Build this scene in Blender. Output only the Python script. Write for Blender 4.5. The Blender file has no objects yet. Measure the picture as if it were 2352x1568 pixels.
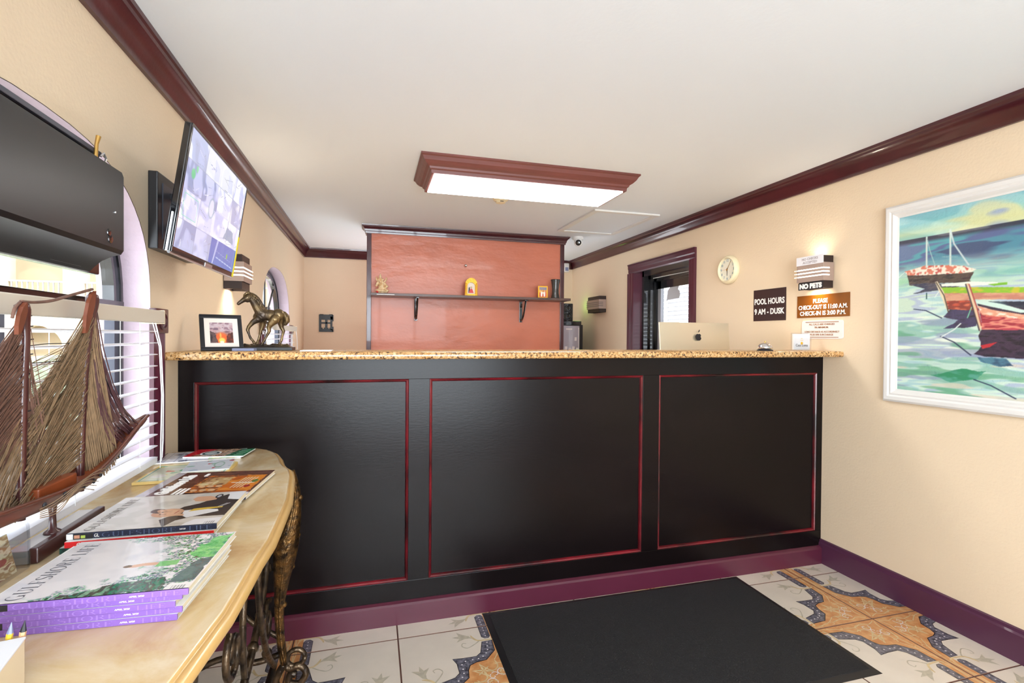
import bpy, bmesh, math, random
import numpy as np
from mathutils import Vector, Matrix

random.seed(7)
rng = np.random.default_rng(7)
sc = bpy.context.scene
COL = sc.collection

# ------------------------------------------------------------------ camera
CAM_H = 1.30
cam_d = bpy.data.cameras.new('camera')
cam = bpy.data.objects.new('camera', cam_d)
COL.objects.link(cam)
cam_d.sensor_fit = 'HORIZONTAL'
cam_d.sensor_width = 36.0
FPX = 1143.4
cam_d.lens = 36.0 * FPX / 2352.0
cam_d.clip_start = 0.02
YAW, PIT, ROL = 0.2728, -0.0097, 0.0074
_fw = Vector((math.sin(YAW), math.cos(YAW), 0)); _rt = Vector((math.cos(YAW), -math.sin(YAW), 0)); _up = Vector((0, 0, 1))
_f2 = _fw * math.cos(PIT) + _up * math.sin(PIT)
_u2 = _up * math.cos(PIT) - _fw * math.sin(PIT)
_r3 = _rt * math.cos(ROL) + _u2 * math.sin(ROL)
_u3 = _u2 * math.cos(ROL) - _rt * math.sin(ROL)
cam.matrix_world = Matrix(((_r3.x, _u3.x, -_f2.x, 0), (_r3.y, _u3.y, -_f2.y, 0), (_r3.z, _u3.z, -_f2.z, CAM_H), (0, 0, 0, 1)))
sc.camera = cam


def P(px, py, ax, v):
    """measured point of the photograph -> the real point on a plane of the room"""
    d = _f2 + _r3 * ((px - 1176) / FPX) - _u3 * ((py - 784) / FPX)
    i = 'xyz'.index(ax)
    o = Vector((0, 0, CAM_H))
    return o + d * ((v - o[i]) / d[i])


# ------------------------------------------------------------------ world, sun, added fill lights
w = bpy.data.worlds.new('world'); sc.world = w; w.use_nodes = True
wn = w.node_tree
bg = wn.nodes['Background']
bg.inputs['Color'].default_value = (0.90, 0.95, 1.0, 1)
bg.inputs['Strength'].default_value = 6.5
sun_d = bpy.data.lights.new('sun', 'SUN'); sun_d.energy = 2.0; sun_d.angle = 0.02; sun_d.color = (1, .95, .88)
sun = bpy.data.objects.new('sun', sun_d); COL.objects.link(sun)
sun.rotation_euler = Vector((-0.35, 0.75, -1.15)).to_track_quat('-Z', 'Y').to_euler()


def area(name, loc, target, sx, sy, energy, color):
    d = bpy.data.lights.new(name, 'AREA'); d.shape = 'RECTANGLE'; d.size = sx; d.size_y = sy
    d.energy = energy; d.color = color
    o = bpy.data.objects.new(name, d); COL.objects.link(o)
    o.location = loc
    o.rotation_euler = (Vector(target) - Vector(loc)).to_track_quat('-Z', 'Y').to_euler()
    return o


# added front fill: area light outside the assumed opening behind the camera
area('added_front_fill', (0.50, -2.25, 1.15), (0.50, 2, 1.75), 2.3, 2.0, 165, (0.90, 0.95, 1.0))
# added light hidden behind the partition, brightening the rear ceiling; no window there
area('added_rear_fill', (0.9, 6.04, 1.3), (0.9, 4.9, 2.1), 1.6, 1.2, 42, (0.90, 0.95, 1.0))

sc.view_settings.view_transform = 'Standard'
sc.view_settings.look = 'None'
sc.view_settings.exposure = 0.30
sc.view_settings.gamma = 1.0
sc.view_settings.use_curve_mapping = False


# ------------------------------------------------------------------ materials
def lin(c):
    return tuple(((x / 12.92) if x <= 0.04045 else ((x + 0.055) / 1.055) ** 2.4) for x in c)


def rgb(r, g, b):
    return lin((r / 255, g / 255, b / 255)) + (1,)


MATS = {}


def mat(name, c, rough=0.5, metal=0.0, var=0.0, vscale=8, bump=0.0, bscale=60, coat=0.0, spec=0.5, emit=None, es=0, trans=0, detail=4, stretch=None, c2=None):
    if name in MATS:
        return MATS[name]
    m = bpy.data.materials.new(name); m.use_nodes = True
    nt = m.node_tree; b = nt.nodes['Principled BSDF']
    b.inputs['Base Color'].default_value = c
    b.inputs['Roughness'].default_value = rough
    b.inputs['Metallic'].default_value = metal
    b.inputs['Coat Weight'].default_value = coat
    b.inputs['Specular IOR Level'].default_value = spec
    b.inputs['Transmission Weight'].default_value = trans
    if emit:
        b.inputs['Emission Color'].default_value = emit
        b.inputs['Emission Strength'].default_value = es
    tc = nt.nodes.new('ShaderNodeTexCoord')
    mp = nt.nodes.new('ShaderNodeMapping')
    nt.links.new(tc.outputs['Object'], mp.inputs[0])
    if stretch:
        mp.inputs['Scale'].default_value = stretch
    if var or c2:
        n = nt.nodes.new('ShaderNodeTexNoise'); n.inputs['Scale'].default_value = vscale; n.inputs['Detail'].default_value = detail
        nt.links.new(mp.outputs[0], n.inputs['Vector'])
        r = nt.nodes.new('ShaderNodeValToRGB')
        k = 1 - var
        r.color_ramp.elements[0].position = 0.35; r.color_ramp.elements[1].position = 0.65
        r.color_ramp.elements[0].color = c2 if c2 else (c[0] * k, c[1] * k, c[2] * k, 1)
        r.color_ramp.elements[1].color = c
        nt.links.new(n.outputs['Fac'], r.inputs['Fac'])
        nt.links.new(r.outputs['Color'], b.inputs['Base Color'])
    if bump:
        n2 = nt.nodes.new('ShaderNodeTexNoise'); n2.inputs['Scale'].default_value = bscale; n2.inputs['Detail'].default_value = 5
        nt.links.new(mp.outputs[0], n2.inputs['Vector'])
        bp_ = nt.nodes.new('ShaderNodeBump'); bp_.inputs['Strength'].default_value = bump; bp_.inputs['Distance'].default_value = 0.01
        nt.links.new(n2.outputs['Fac'], bp_.inputs['Height'])
        nt.links.new(bp_.outputs[0], b.inputs['Normal'])
    MATS[name] = m
    return m


def mat_vcol(name, rough=0.4, coat=0.0, emit=0.0, bump=0.0, bscale=200):
    m = mat(name, (1, 1, 1, 1), rough, coat=coat, bump=bump, bscale=bscale)
    nt = m.node_tree; b = nt.nodes['Principled BSDF']
    a = nt.nodes.new('ShaderNodeAttribute'); a.attribute_name = 'Col'
    nt.links.new(a.outputs['Color'], b.inputs['Base Color'])
    if emit:
        nt.links.new(a.outputs['Color'], b.inputs['Emission Color'])
        b.inputs['Emission Strength'].default_value = emit
    return m


M_wall = mat('wall_peach', rgb(230, 209, 180), 0.55, var=0.03, vscale=1.5, bump=0.12, bscale=90)
M_ceil = mat('ceiling_white', rgb(228, 233, 238), 0.7, bump=0.05, bscale=60)
M_terra = mat('terracotta_plaster', rgb(202, 118, 92), 0.36, var=0.10, vscale=2.5, bump=0.8, bscale=5, stretch=(1, 1, 2.2), coat=0.08)
M_trim = mat('maroon_trim', rgb(72, 25, 34), 0.28, var=0.25, vscale=6, coat=0.35, bump=0.05, bscale=50)
M_purple = mat('plum_trim', rgb(82, 28, 48), 0.32, var=0.12, vscale=5, coat=0.25)
M_plum2 = mat('violet_baseboard', rgb(82, 42, 68), 0.35, var=0.08, vscale=5, coat=0.2)
M_lilac = mat('lilac_reveal', rgb(208, 188, 202), 0.6, var=0.05, vscale=12, bump=0.2, bscale=60)
M_cab = mat('black_stained_wood', rgb(16, 9, 10), 0.27, var=0.3, vscale=3, bump=0.03, bscale=40, stretch=(1, 1, 3), spec=0.18)
M_mould = mat('worn_red_edge', rgb(122, 20, 32), 0.3, c2=rgb(30, 8, 12), vscale=5, detail=7, coat=0.25, stretch=(1, 1, 1))
M_black = mat('black_plastic', rgb(26, 26, 30), 0.35)
M_blackm = mat('black_satin_metal', rgb(14, 15, 20), 0.40)
M_gloss = mat('gloss_black', rgb(14, 14, 18), 0.12, coat=0.6)
M_darkgrey = mat('dark_grey_metal', rgb(70, 72, 84), 0.4, metal=0.3)
M_white = mat('white_paint', rgb(226, 224, 221), 0.4)
M_slat = mat('white_blind_slat', rgb(222, 221, 226), 0.35)
M_val = mat('cream_valance', rgb(205, 196, 180), 0.4)
M_cord = mat('white_cord', rgb(235, 235, 235), 0.8)
M_alu = mat('brushed_silver', rgb(200, 200, 204), 0.3, metal=0.9)
M_chrome = mat('chrome', rgb(225, 225, 228), 0.08, metal=1.0)
M_brass = mat('old_brass', rgb(200, 160, 90), 0.3, metal=0.9)
M_champ = mat('champagne_metal', rgb(170, 150, 140), 0.45, metal=0.4)
M_sdark = mat('bronze_dark_metal', rgb(52, 40, 38), 0.4, metal=0.3)
M_glow = mat('lamp_glow', rgb(255, 244, 222), 0.5, emit=rgb(255, 238, 205), es=9)
M_slit = mat('lamp_slot_glow', rgb(255, 246, 225), 0.5, emit=rgb(255, 248, 230), es=3.0)
M_slitoff = mat('lamp_slot_unlit', rgb(96, 92, 95), 0.5)
M_diff = mat('fluorescent_diffuser', rgb(255, 255, 255), 0.5, emit=(1, 0.975, 0.94, 1), es=15)
M_paper = mat('white_paper', rgb(238, 238, 236), 0.6)
M_pages = mat('page_edges', rgb(226, 214, 186), 0.7, var=0.2, vscale=300, stretch=(0.02, 0.02, 3))
M_cream = mat('cream_plastic', rgb(240, 226, 190), 0.35)
M_mat = mat('black_carpet_mat', rgb(30, 29, 32), 0.85, var=0.3, vscale=260, bump=0.8, bscale=220)
M_rub = mat('black_rubber_edge', rgb(24, 22, 24), 0.5)
M_biscuit = mat('tile_biscuit_edge', rgb(132, 98, 84), 0.85)
M_grout = mat('brown_grout', rgb(96, 62, 52), 0.9)
M_tile = mat('cream_tile', rgb(226, 214, 200), 0.28, var=0.07, vscale=9, coat=0.2)
M_orange = mat('tile_orange_print', rgb(220, 166, 112), 0.3, c2=rgb(196, 128, 74), vscale=25, detail=8, coat=0.2)
M_slate = mat('tile_slate_print', rgb(128, 126, 138), 0.3, c2=rgb(64, 62, 74), vscale=70, detail=8, coat=0.2)
M_edge = mat('tile_dark_line', rgb(46, 40, 44), 0.35, coat=0.2)
M_dot = mat('tile_dot_print', rgb(225, 220, 222), 0.3)
M_scroll = mat('tile_scroll_print', rgb(222, 198, 152), 0.3, var=0.2, vscale=40)
M_sage = mat('tile_lily_print', rgb(196, 186, 166), 0.3, var=0.2, vscale=60)
M_ink = mat('black_ink', rgb(28, 28, 34), 0.5)
M_inkw = mat('white_lettering', rgb(250, 248, 244), 0.4)
M_iron = mat('bronze_iron', rgb(92, 76, 58), 0.32, metal=0.75, c2=rgb(40, 34, 30), vscale=30, bump=0.35, bscale=60)
M_gold = mat('gilt_iron', rgb(128, 94, 52), 0.3, metal=0.8, c2=rgb(44, 34, 24), vscale=40, bump=0.6, bscale=70)
M_bronze = mat('statue_bronze', rgb(122, 100, 66), 0.3, metal=0.7, c2=rgb(60, 50, 42), vscale=14, bump=0.2, bscale=50)
M_wood = mat('red_brown_wood', rgb(106, 54, 38), 0.35, var=0.35, vscale=8, stretch=(4, 0.6, 4), coat=0.2)
M_woodd = mat('dark_red_wood', rgb(74, 34, 32), 0.3, var=0.3, vscale=8, coat=0.3)
M_woodo = mat('orange_wood', rgb(140, 68, 34), 0.4, var=0.3, vscale=9)
M_thr1 = mat('tan_thread', rgb(150, 122, 92), 0.6, var=0.35, vscale=60)
M_thr2 = mat('brown_thread', rgb(120, 86, 72), 0.6, var=0.35, vscale=60)
M_thr3 = mat('dark_shiny_thread', rgb(92, 62, 66), 0.25, var=0.3, vscale=60, coat=0.4)
M_shelf = mat('umber_shelf_wood', rgb(84, 58, 52), 0.35, var=0.2, vscale=6, coat=0.2)
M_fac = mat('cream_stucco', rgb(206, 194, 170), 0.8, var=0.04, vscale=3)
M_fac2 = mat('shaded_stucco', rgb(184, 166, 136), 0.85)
M_grd = mat('pale_paving', rgb(190, 184, 174), 0.9, var=0.1, vscale=2)
M_yel = mat('yellow_sticker', rgb(236, 222, 30), 0.4)
M_frost = mat('blue_grey_plate', rgb(128, 136, 168), 0.4)

# glass
def glass_mat(name, tint, alpha):
    m = bpy.data.materials.new(name); m.use_nodes = True
    nt = m.node_tree; nt.nodes.remove(nt.nodes['Principled BSDF'])
    out = nt.nodes['Material Output']
    t = nt.nodes.new('ShaderNodeBsdfTransparent'); t.inputs[0].default_value = tint
    g = nt.nodes.new('ShaderNodeBsdfGlossy'); g.inputs['Roughness'].default_value = 0.02
    mx = nt.nodes.new('ShaderNodeMixShader')
    lw = nt.nodes.new('ShaderNodeLayerWeight'); lw.inputs['Blend'].default_value = 0.5
    pw = nt.nodes.new('ShaderNodeMath'); pw.operation = 'POWER'; pw.inputs[1].default_value = 4.0
    ml = nt.nodes.new('ShaderNodeMath'); ml.operation = 'MULTIPLY_ADD'; ml.inputs[1].default_value = alpha; ml.inputs[2].default_value = 0.035
    nt.links.new(lw.outputs['Facing'], pw.inputs[0]); nt.links.new(pw.outputs[0], ml.inputs[0])
    nt.links.new(ml.outputs[0], mx.inputs[0]); nt.links.new(t.outputs[0], mx.inputs[1]); nt.links.new(g.outputs[0], mx.inputs[2])
    nt.links.new(mx.outputs[0], out.inputs[0])
    MATS[name] = m
    return m


M_glass = glass_mat('window_glass', (0.95, 0.97, 0.98, 1), 0.30)
M_acryl = glass_mat('clear_acrylic', (0.93, 0.94, 0.96, 1), 0.35)


def granite():
    m = mat('granite', rgb(226, 200, 160), 0.18, coat=0.3)
    nt = m.node_tree; b = nt.nodes['Principled BSDF']
    tc = nt.nodes.new('ShaderNodeTexCoord')
    n = nt.nodes.new('ShaderNodeTexNoise'); n.inputs['Scale'].default_value = 95; n.inputs['Detail'].default_value = 8; n.inputs['Roughness'].default_value = 0.72; n.inputs['Distortion'].default_value = 0.5
    nt.links.new(tc.outputs['Object'], n.inputs['Vector'])
    r = nt.nodes.new('ShaderNodeValToRGB'); e = r.color_ramp.elements
    e[0].position = 0.40; e[0].color = rgb(34, 28, 34)
    e[1].position = 0.45; e[1].color = rgb(150, 118, 84)
    x = e.new(0.50); x.color = rgb(206, 168, 108)
    x = e.new(0.62); x.color = rgb(224, 206, 172)
    nt.links.new(n.outputs['Fac'], r.inputs['Fac'])
    n2 = nt.nodes.new('ShaderNodeTexNoise'); n2.inputs['Scale'].default_value = 7; n2.inputs['Detail'].default_value = 3
    nt.links.new(tc.outputs['Object'], n2.inputs['Vector'])
    mx = nt.nodes.new('ShaderNodeMixRGB'); mx.blend_type = 'MULTIPLY'; mx.inputs[2].default_value = rgb(230, 190, 140)
    nt.links.new(n2.outputs['Fac'], mx.inputs[0]); nt.links.new(r.outputs['Color'], mx.inputs[1])
    nt.links.new(mx.outputs[0], b.inputs['Base Color'])
    return m


def marble():
    m = mat('cream_marble', rgb(214, 190, 148), 0.25, coat=0.25)
    nt = m.node_tree; b = nt.nodes['Principled BSDF']
    tc = nt.nodes.new('ShaderNodeTexCoord')
    n = nt.nodes.new('ShaderNodeTexNoise'); n.inputs['Scale'].default_value = 5; n.inputs['Detail'].default_value = 9; n.inputs['Roughness'].default_value = 0.62; n.inputs['Distortion'].default_value = 0.6
    nt.links.new(tc.outputs['Object'], n.inputs['Vector'])
    r = nt.nodes.new('ShaderNodeValToRGB'); e = r.color_ramp.elements
    e[0].position = 0.32; e[0].color = rgb(190, 148, 98)
    e[1].position = 0.66; e[1].color = rgb(222, 208, 180)
    x = e.new(0.47); x.color = rgb(208, 182, 138)
    nt.links.new(n.outputs['Fac'], r.inputs['Fac'])
    nt.links.new(r.outputs['Color'], b.inputs['Base Color'])
    return m


M_honey = mat('honey_marble_edge', rgb(212, 172, 108), 0.28, var=0.12, vscale=9, coat=0.25)
M_granite = granite()
M_marble = marble()


# ------------------------------------------------------------------ mesh helpers
class MB:
    def __init__(s):
        s.v = []; s.f = []; s.m = []; s.mats = []

    def mi(s, m):
        if m not in s.mats:
            s.mats.append(m)
        return s.mats.index(m)

    def add(s, vs, fs, m):
        o = len(s.v); k = s.mi(m)
        s.v += [tuple(x) for x in vs]
        for f in fs:
            s.f.append([o + i for i in f]); s.m.append(k)

    def box(s, x0, x1, y0, y1, z0, z1, m, M=None):
        vs = [(x0, y0, z0), (x1, y0, z0), (x1, y1, z0), (x0, y1, z0), (x0, y0, z1), (x1, y0, z1), (x1, y1, z1), (x0, y1, z1)]
        if M:
            vs = [M @ Vector(v) for v in vs]
        s.add(vs, [(0, 3, 2, 1), (4, 5, 6, 7), (0, 1, 5, 4), (1, 2, 6, 5), (2, 3, 7, 6), (3, 0, 4, 7)], m)
        return s

    def bbox(s, x0, x1, y0, y1, z0, z1, m, b=0.003, M=None):
        """box with chamfered edges"""
        cx, cy, cz = (x0 + x1) / 2, (y0 + y1) / 2, (z0 + z1) / 2
        bm = bmesh.new(); bmesh.ops.create_cube(bm, size=1)
        bmesh.ops.scale(bm, vec=(x1 - x0, y1 - y0, z1 - z0), verts=bm.verts)
        bmesh.ops.translate(bm, vec=(cx, cy, cz), verts=bm.verts)
        bmesh.ops.bevel(bm, geom=list(bm.edges), offset=b, segments=2, affect='EDGES', profile=0.6)
        s.bm(bm, m, M)
        return s

    def bm(s, bm, m, M=None):
        bm.verts.ensure_lookup_table()
        for i, v in enumerate(bm.verts):
            v.index = i
        vs = [v.co.copy() for v in bm.verts]
        if M:
            vs = [M @ v for v in vs]
        s.add(vs, [[v.index for v in f.verts] for f in bm.faces], m)
        bm.free()

    def prism(s, pts, axis, a, b, m, M=None):
        """polygon pts (2D) extruded along axis from a to b. 2D coords are the remaining axes in order"""
        n = len(pts)

        def mk(p, t):
            if axis == 'x': return (t, p[0], p[1])
            if axis == 'y': return (p[0], t, p[1])
            return (p[0], p[1], t)
        vs = [mk(p, a) for p in pts] + [mk(p, b) for p in pts]
        if M:
            vs = [M @ Vector(v) for v in vs]
        fs = [[(i + 1) % n, i, n + i, n + (i + 1) % n] for i in range(n)]
        fs += [list(range(n)), list(range(2 * n - 1, n - 1, -1))]
        s.add(vs, fs, m)
        return s

    def poly(s, pts, m):
        s.add(pts, [list(range(len(pts)))], m)
        return s

    def tube(s, pts, r, m, n=8, cap=True):
        pts = [Vector(p) for p in pts]
        k = len(pts)
        rs = r if isinstance(r, (list, tuple)) else [r] * k
        vs = []; fs = []
        prev = None
        for i, p in enumerate(pts):
            t = (pts[min(i + 1, k - 1)] - pts[max(i - 1, 0)])
            if t.length < 1e-9: t = Vector((0, 0, 1))
            t.normalize()
            if prev is None:
                a = Vector((0, 0, 1)) if abs(t.z) < 0.9 else Vector((1, 0, 0))
                u = t.cross(a).normalized()
            else:
                u = (prev - t * prev.dot(t))
                u = u.normalized() if u.length > 1e-6 else t.orthogonal().normalized()
            prev = u
            w_ = t.cross(u)
            for j in range(n):
                an = 2 * math.pi * j / n
                vs.append(p + (u * math.cos(an) + w_ * math.sin(an)) * rs[i])
        for i in range(k - 1):
            for j in range(n):
                fs.append([i * n + j, i * n + (j + 1) % n, (i + 1) * n + (j + 1) % n, (i + 1) * n + j])
        if cap:
            fs.append(list(range(n - 1, -1, -1))); fs.append([(k - 1) * n + j for j in range(n)])
        s.add(vs, fs, m)
        return s

    def lathe(s, prof, m, n=24, M=None, cap=True):
        """prof: (r,z) list, about Z"""
        vs = []; fs = []
        for r, z in prof:
            for j in range(n):
                a = 2 * math.pi * j / n
                vs.append(Vector((r * math.cos(a), r * math.sin(a), z)))
        if M:
            vs = [M @ v for v in vs]
        for i in range(len(prof) - 1):
            for j in range(n):
                fs.append([i * n + j, i * n + (j + 1) % n, (i + 1) * n + (j + 1) % n, (i + 1) * n + j])
        if cap:
            fs.append(list(range(n - 1, -1, -1))); fs.append([(len(prof) - 1) * n + j for j in range(n)])
        s.add(vs, fs, m)
        return s

    def ball(s, c, r, m, seg=12, sc_=(1, 1, 1), M=None):
        bm = bmesh.new(); bmesh.ops.create_uvsphere(bm, u_segments=seg, v_segments=max(6, seg * 2 // 3), radius=r)
        for v in bm.verts:
            v.co = Vector((v.co.x * sc_[0] + c[0], v.co.y * sc_[1] + c[1], v.co.z * sc_[2] + c[2]))
        s.bm(bm, m, M)
        return s

    def build(s, name, parent=None, smooth=False, M=None, auto=None):
        me = bpy.data.meshes.new(name)
        me.from_pydata(s.v, [], s.f)
        for m in s.mats:
            me.materials.append(m)
        me.polygons.foreach_set('material_index', s.m)
        if smooth:
            me.polygons.foreach_set('use_smooth', [True] * len(s.f))
        me.update()
        bm = bmesh.new(); bm.from_mesh(me)
        bmesh.ops.recalc_face_normals(bm, faces=bm.faces)
        if auto is not None:
            for e in bm.edges:
                if len(e.link_faces) == 2 and e.calc_face_angle(0) > auto:
                    e.smooth = False
            for f in bm.faces: f.smooth = True
        bm.to_mesh(me); bm.free()
        o = bpy.data.objects.new(name, me)
        COL.objects.link(o)
        if M is not None:
            o.matrix_world = M
        if parent:
            o.parent = parent
        return o


def tag(o, label, cat, group=None):
    o['label'] = label; o['category'] = cat
    if group: o['group'] = group
    return o


def thing(name, label, cat, loc=(0, 0, 0), group=None, rotz=0):
    o = bpy.data.objects.new(name, None); COL.objects.link(o)
    o.empty_display_size = 0.05
    o.location = loc; o.rotation_euler = (0, 0, rotz)
    return tag(o, label, cat, group)


def st(o, kind='structure'):
    o['kind'] = kind
    return o


def put(o, parent):
    """parent a mesh built in world coordinates to a thing placed elsewhere"""
    def wm(p):
        m = Matrix.LocRotScale(p.location, p.rotation_euler, p.scale)
        return wm(p.parent) @ p.matrix_parent_inverse @ m if p.parent else m
    o.parent = parent
    o.matrix_parent_inverse = wm(parent).inverted()
    return o


def text(body, size, m, parent, M, name='lettering', sx=1.0, ext=0.0004, align='CENTER', bold=0.0, spacing=1.0):
    cu = bpy.data.curves.new(name, 'FONT')
    cu.body = body; cu.size = size; cu.align_x = align; cu.align_y = 'CENTER'
    cu.extrude = ext; cu.offset = bold; cu.resolution_u = 3; cu.space_character = spacing
    cu.space_line = 1.0
    t = bpy.data.objects.new(name, cu); COL.objects.link(t)
    dg = bpy.context.evaluated_depsgraph_get(); dg.update()
    me = bpy.data.meshes.new_from_object(t.evaluated_get(dg))
    bpy.data.objects.remove(t)
    me.materials.clear(); me.materials.append(m)
    me.transform(M @ Matrix.Diagonal((sx, 1, 1, 1)))
    o = bpy.data.objects.new(name, me); COL.objects.link(o)
    if parent: put(o, parent)
    return o


def frame_M(origin, xdir, ydir):
    x = Vector(xdir).normalized(); y = Vector(ydir).normalized(); z = x.cross(y)
    return Matrix(((x.x, y.x, z.x, origin[0]), (x.y, y.y, z.y, origin[1]), (x.z, y.z, z.z, origin[2]), (0, 0, 0, 1)))


def copy_tree(root, loc, label=None):
    r = root.copy(); COL.objects.link(r); r.location = loc
    if label: r['label'] = label
    for ch in list(root.children):
        c = ch.copy(); COL.objects.link(c); c.parent = r
        for g in ch.children:
            d = g.copy(); COL.objects.link(d); d.parent = c
    return r


# ------------------------------------------------------------------ printed pictures as coloured grids
def fbm(nx, ny, sx, sy, seed, octv=4, gain=0.55):
    r = np.random.default_rng(seed)
    out = np.zeros((ny, nx)); amp = 1; tot = 0
    for o in range(octv):
        gx = max(2, int(sx * 2 ** o)) + 2; gy = max(2, int(sy * 2 ** o)) + 2
        g = r.random((gy, gx))
        X = np.linspace(0, gx - 1.001, nx); Y = np.linspace(0, gy - 1.001, ny)
        xi = X.astype(int); yi = Y.astype(int); fx = X - xi; fy = (Y - yi)[:, None]
        fx = fx * fx * (3 - 2 * fx); fy = fy * fy * (3 - 2 * fy)
        a = g[yi][:, xi]; b = g[yi][:, xi + 1]; c = g[yi + 1][:, xi]; d = g[yi + 1][:, xi + 1]
        out += amp * ((a * (1 - fx) + b * fx) * (1 - fy) + (c * (1 - fx) + d * fx) * fy)
        tot += amp; amp *= gain
    return out / tot


class Canvas:
    """u right, v up, both 0..1; colours sRGB 0..255"""
    def __init__(s, nx, ny, c=(255, 255, 255)):
        s.nx, s.ny = nx, ny
        s.a = np.zeros((ny, nx, 3)) + np.array(c, float)
        s.U, s.V = np.meshgrid(np.linspace(0, 1, nx), np.linspace(0, 1, ny))

    def mix(s, mask, c, al=1.0):
        k = (mask * al)[..., None]
        s.a = s.a * (1 - k) + np.array(c, float) * k
        return s

    def inside(s, pts, wob=0.0, seed=1, U=None, V=None):
        U = s.U if U is None else U; V = s.V if V is None else V
        if wob:
            U = U + (fbm(s.nx, s.ny, 14, 14, seed) - .5) * wob; V = V + (fbm(s.nx, s.ny, 14, 14, seed + 9) - .5) * wob
        ins = np.zeros(U.shape, bool); n = len(pts)
        for i in range(n):
            x0, y0 = pts[i]; x1, y1 = pts[(i + 1) % n]
            if y0 == y1: continue
            c = ((y0 > V) != (y1 > V)) & (U < (x1 - x0) * (V - y0) / (y1 - y0) + x0)
            ins ^= c
        return ins.astype(float)

    def poly(s, pts, c, al=1.0, wob=0.0, seed=1):
        return s.mix(s.inside(pts, wob, seed), c, al)

    def ell(s, cx, cy, rx, ry, c, al=1.0, ang=0, soft=0.0):
        dx = s.U - cx; dy = s.V - cy
        ca, sa = math.cos(ang), math.sin(ang)
        d = ((dx * ca + dy * sa) / rx) ** 2 + ((-dx * sa + dy * ca) / ry) ** 2
        m = (d < 1).astype(float) if not soft else np.clip((1 - d) / soft, 0, 1)
        return s.mix(m, c, al)

    def line(s, pts, wd, c, al=1.0):
        m = np.zeros(s.U.shape)
        for (x0, y0), (x1, y1) in zip(pts[:-1], pts[1:]):
            dx, dy = x1 - x0, y1 - y0; L = dx * dx + dy * dy + 1e-12
            t = np.clip(((s.U - x0) * dx + (s.V - y0) * dy) / L, 0, 1)
            d = np.hypot(s.U - x0 - t * dx, s.V - y0 - t * dy)
            m = np.maximum(m, np.clip((wd - d) / (wd * 0.35), 0, 1))
        return s.mix(m, c, al)

    def strokes(s, mask, cols, sx, sy, seed, amt=1.0):
        """brush strokes: stretched noise picks among the colours inside the mask"""
        n = fbm(s.nx, s.ny, sx, sy, seed, 3)
        n = (n - n.min()) / (n.max() - n.min())
        n = np.clip((n - .18) / .64, 0, .999) * (len(cols) - 1)
        i = n.astype(int); f = (n - i)[..., None]
        f = np.clip((f - .3) / .4, 0, 1)
        cc = np.array(cols, float); i2 = np.minimum(i + 1, len(cols) - 1)
        col = cc[i] * (1 - f) + cc[i2] * f
        k = (mask * amt)[..., None]
        s.a = s.a * (1 - k) + col * k
        return s

    def soften(s, n=1):
        for _ in range(n):
            p = np.pad(s.a, ((1, 1), (1, 1), (0, 0)), 'edge')
            p = (p[:-2] + 2 * p[1:-1] + p[2:]) / 4
            s.a = (p[:, :-2] + 2 * p[:, 1:-1] + p[:, 2:]) / 4
        return s

    def build(s, name, origin, ux, vy, m, parent=None):
        """origin: corner (u=0,v=0); ux, vy: full edge vectors"""
        O = np.array(origin, float); ux = np.array(ux, float); vy = np.array(vy, float)
        co = O + s.U[..., None] * ux + s.V[..., None] * vy
        nx, ny = s.nx, s.ny
        me = bpy.data.meshes.new(name)
        me.vertices.add(nx * ny); me.vertices.foreach_set('co', co.reshape(-1).astype(np.float32))
        idx = np.arange(nx * ny).reshape(ny, nx)
        q = np.stack([idx[:-1, :-1], idx[:-1, 1:], idx[1:, 1:], idx[1:, :-1]], -1).reshape(-1, 4)
        nf = len(q)
        me.loops.add(nf * 4); me.loops.foreach_set('vertex_index', q.reshape(-1).astype(np.int32))
        me.polygons.add(nf)
        me.polygons.foreach_set('loop_start', (np.arange(nf) * 4).astype(np.int32))
        me.update(calc_edges=True)
        ca = me.color_attributes.new('Col', 'FLOAT_COLOR', 'POINT')
        a = np.clip(s.a / 255, 0, 1)
        l = np.where(a <= 0.04045, a / 12.92, ((a + 0.055) / 1.055) ** 2.4)
        rgba = np.concatenate([l, np.ones((ny, nx, 1))], -1).reshape(-1).astype(np.float32)
        ca.data.foreach_set('color', rgba)
        me.materials.append(m)
        me.validate()
        o = bpy.data.objects.new(name, me); COL.objects.link(o)
        if parent: put(o, parent)
        return o


# ================================================================== THE ROOM
XL, XR, YB, YF, ZC = -0.758, 2.524, 6.10, -2.0, 2.29
WT = 0.10     # depth of the window reveals

floor = st(MB().box(XL - .2, XR + .4, YF - .2, YB + .2, -0.08, -0.0022, M_grout).build('floor'))
ceiling = MB().box(XL - .2, XR + .2, YF - .2, YB + .2, ZC, ZC + 0.1, M_ceil).build('ceiling')
st(ceiling)


# --- left wall with two arched openings
def arch_pts(cy, half=0.595, zs=1.39, h=0.455, n=26, ex=2.5):
    out = []
    for i in range(n + 1):
        t = math.pi * i / n
        c, s_ = math.cos(t), math.sin(t)
        out.append((cy + half * math.copysign(abs(c) ** (2 / ex), c), zs + h * abs(s_) ** (2 / ex)))
    return out   # right (far) spring -> left (near) spring


W1, W2, SILL = 1.45, 4.48, 0.86
WINS = [(W1, 0.595), (W2, 0.60)]
mb = MB()


def wall_slice(y0, y1, z0, z1):
    mb.box(XL - WT - .06, XL, y0, y1, z0, z1, M_wall)


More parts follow.
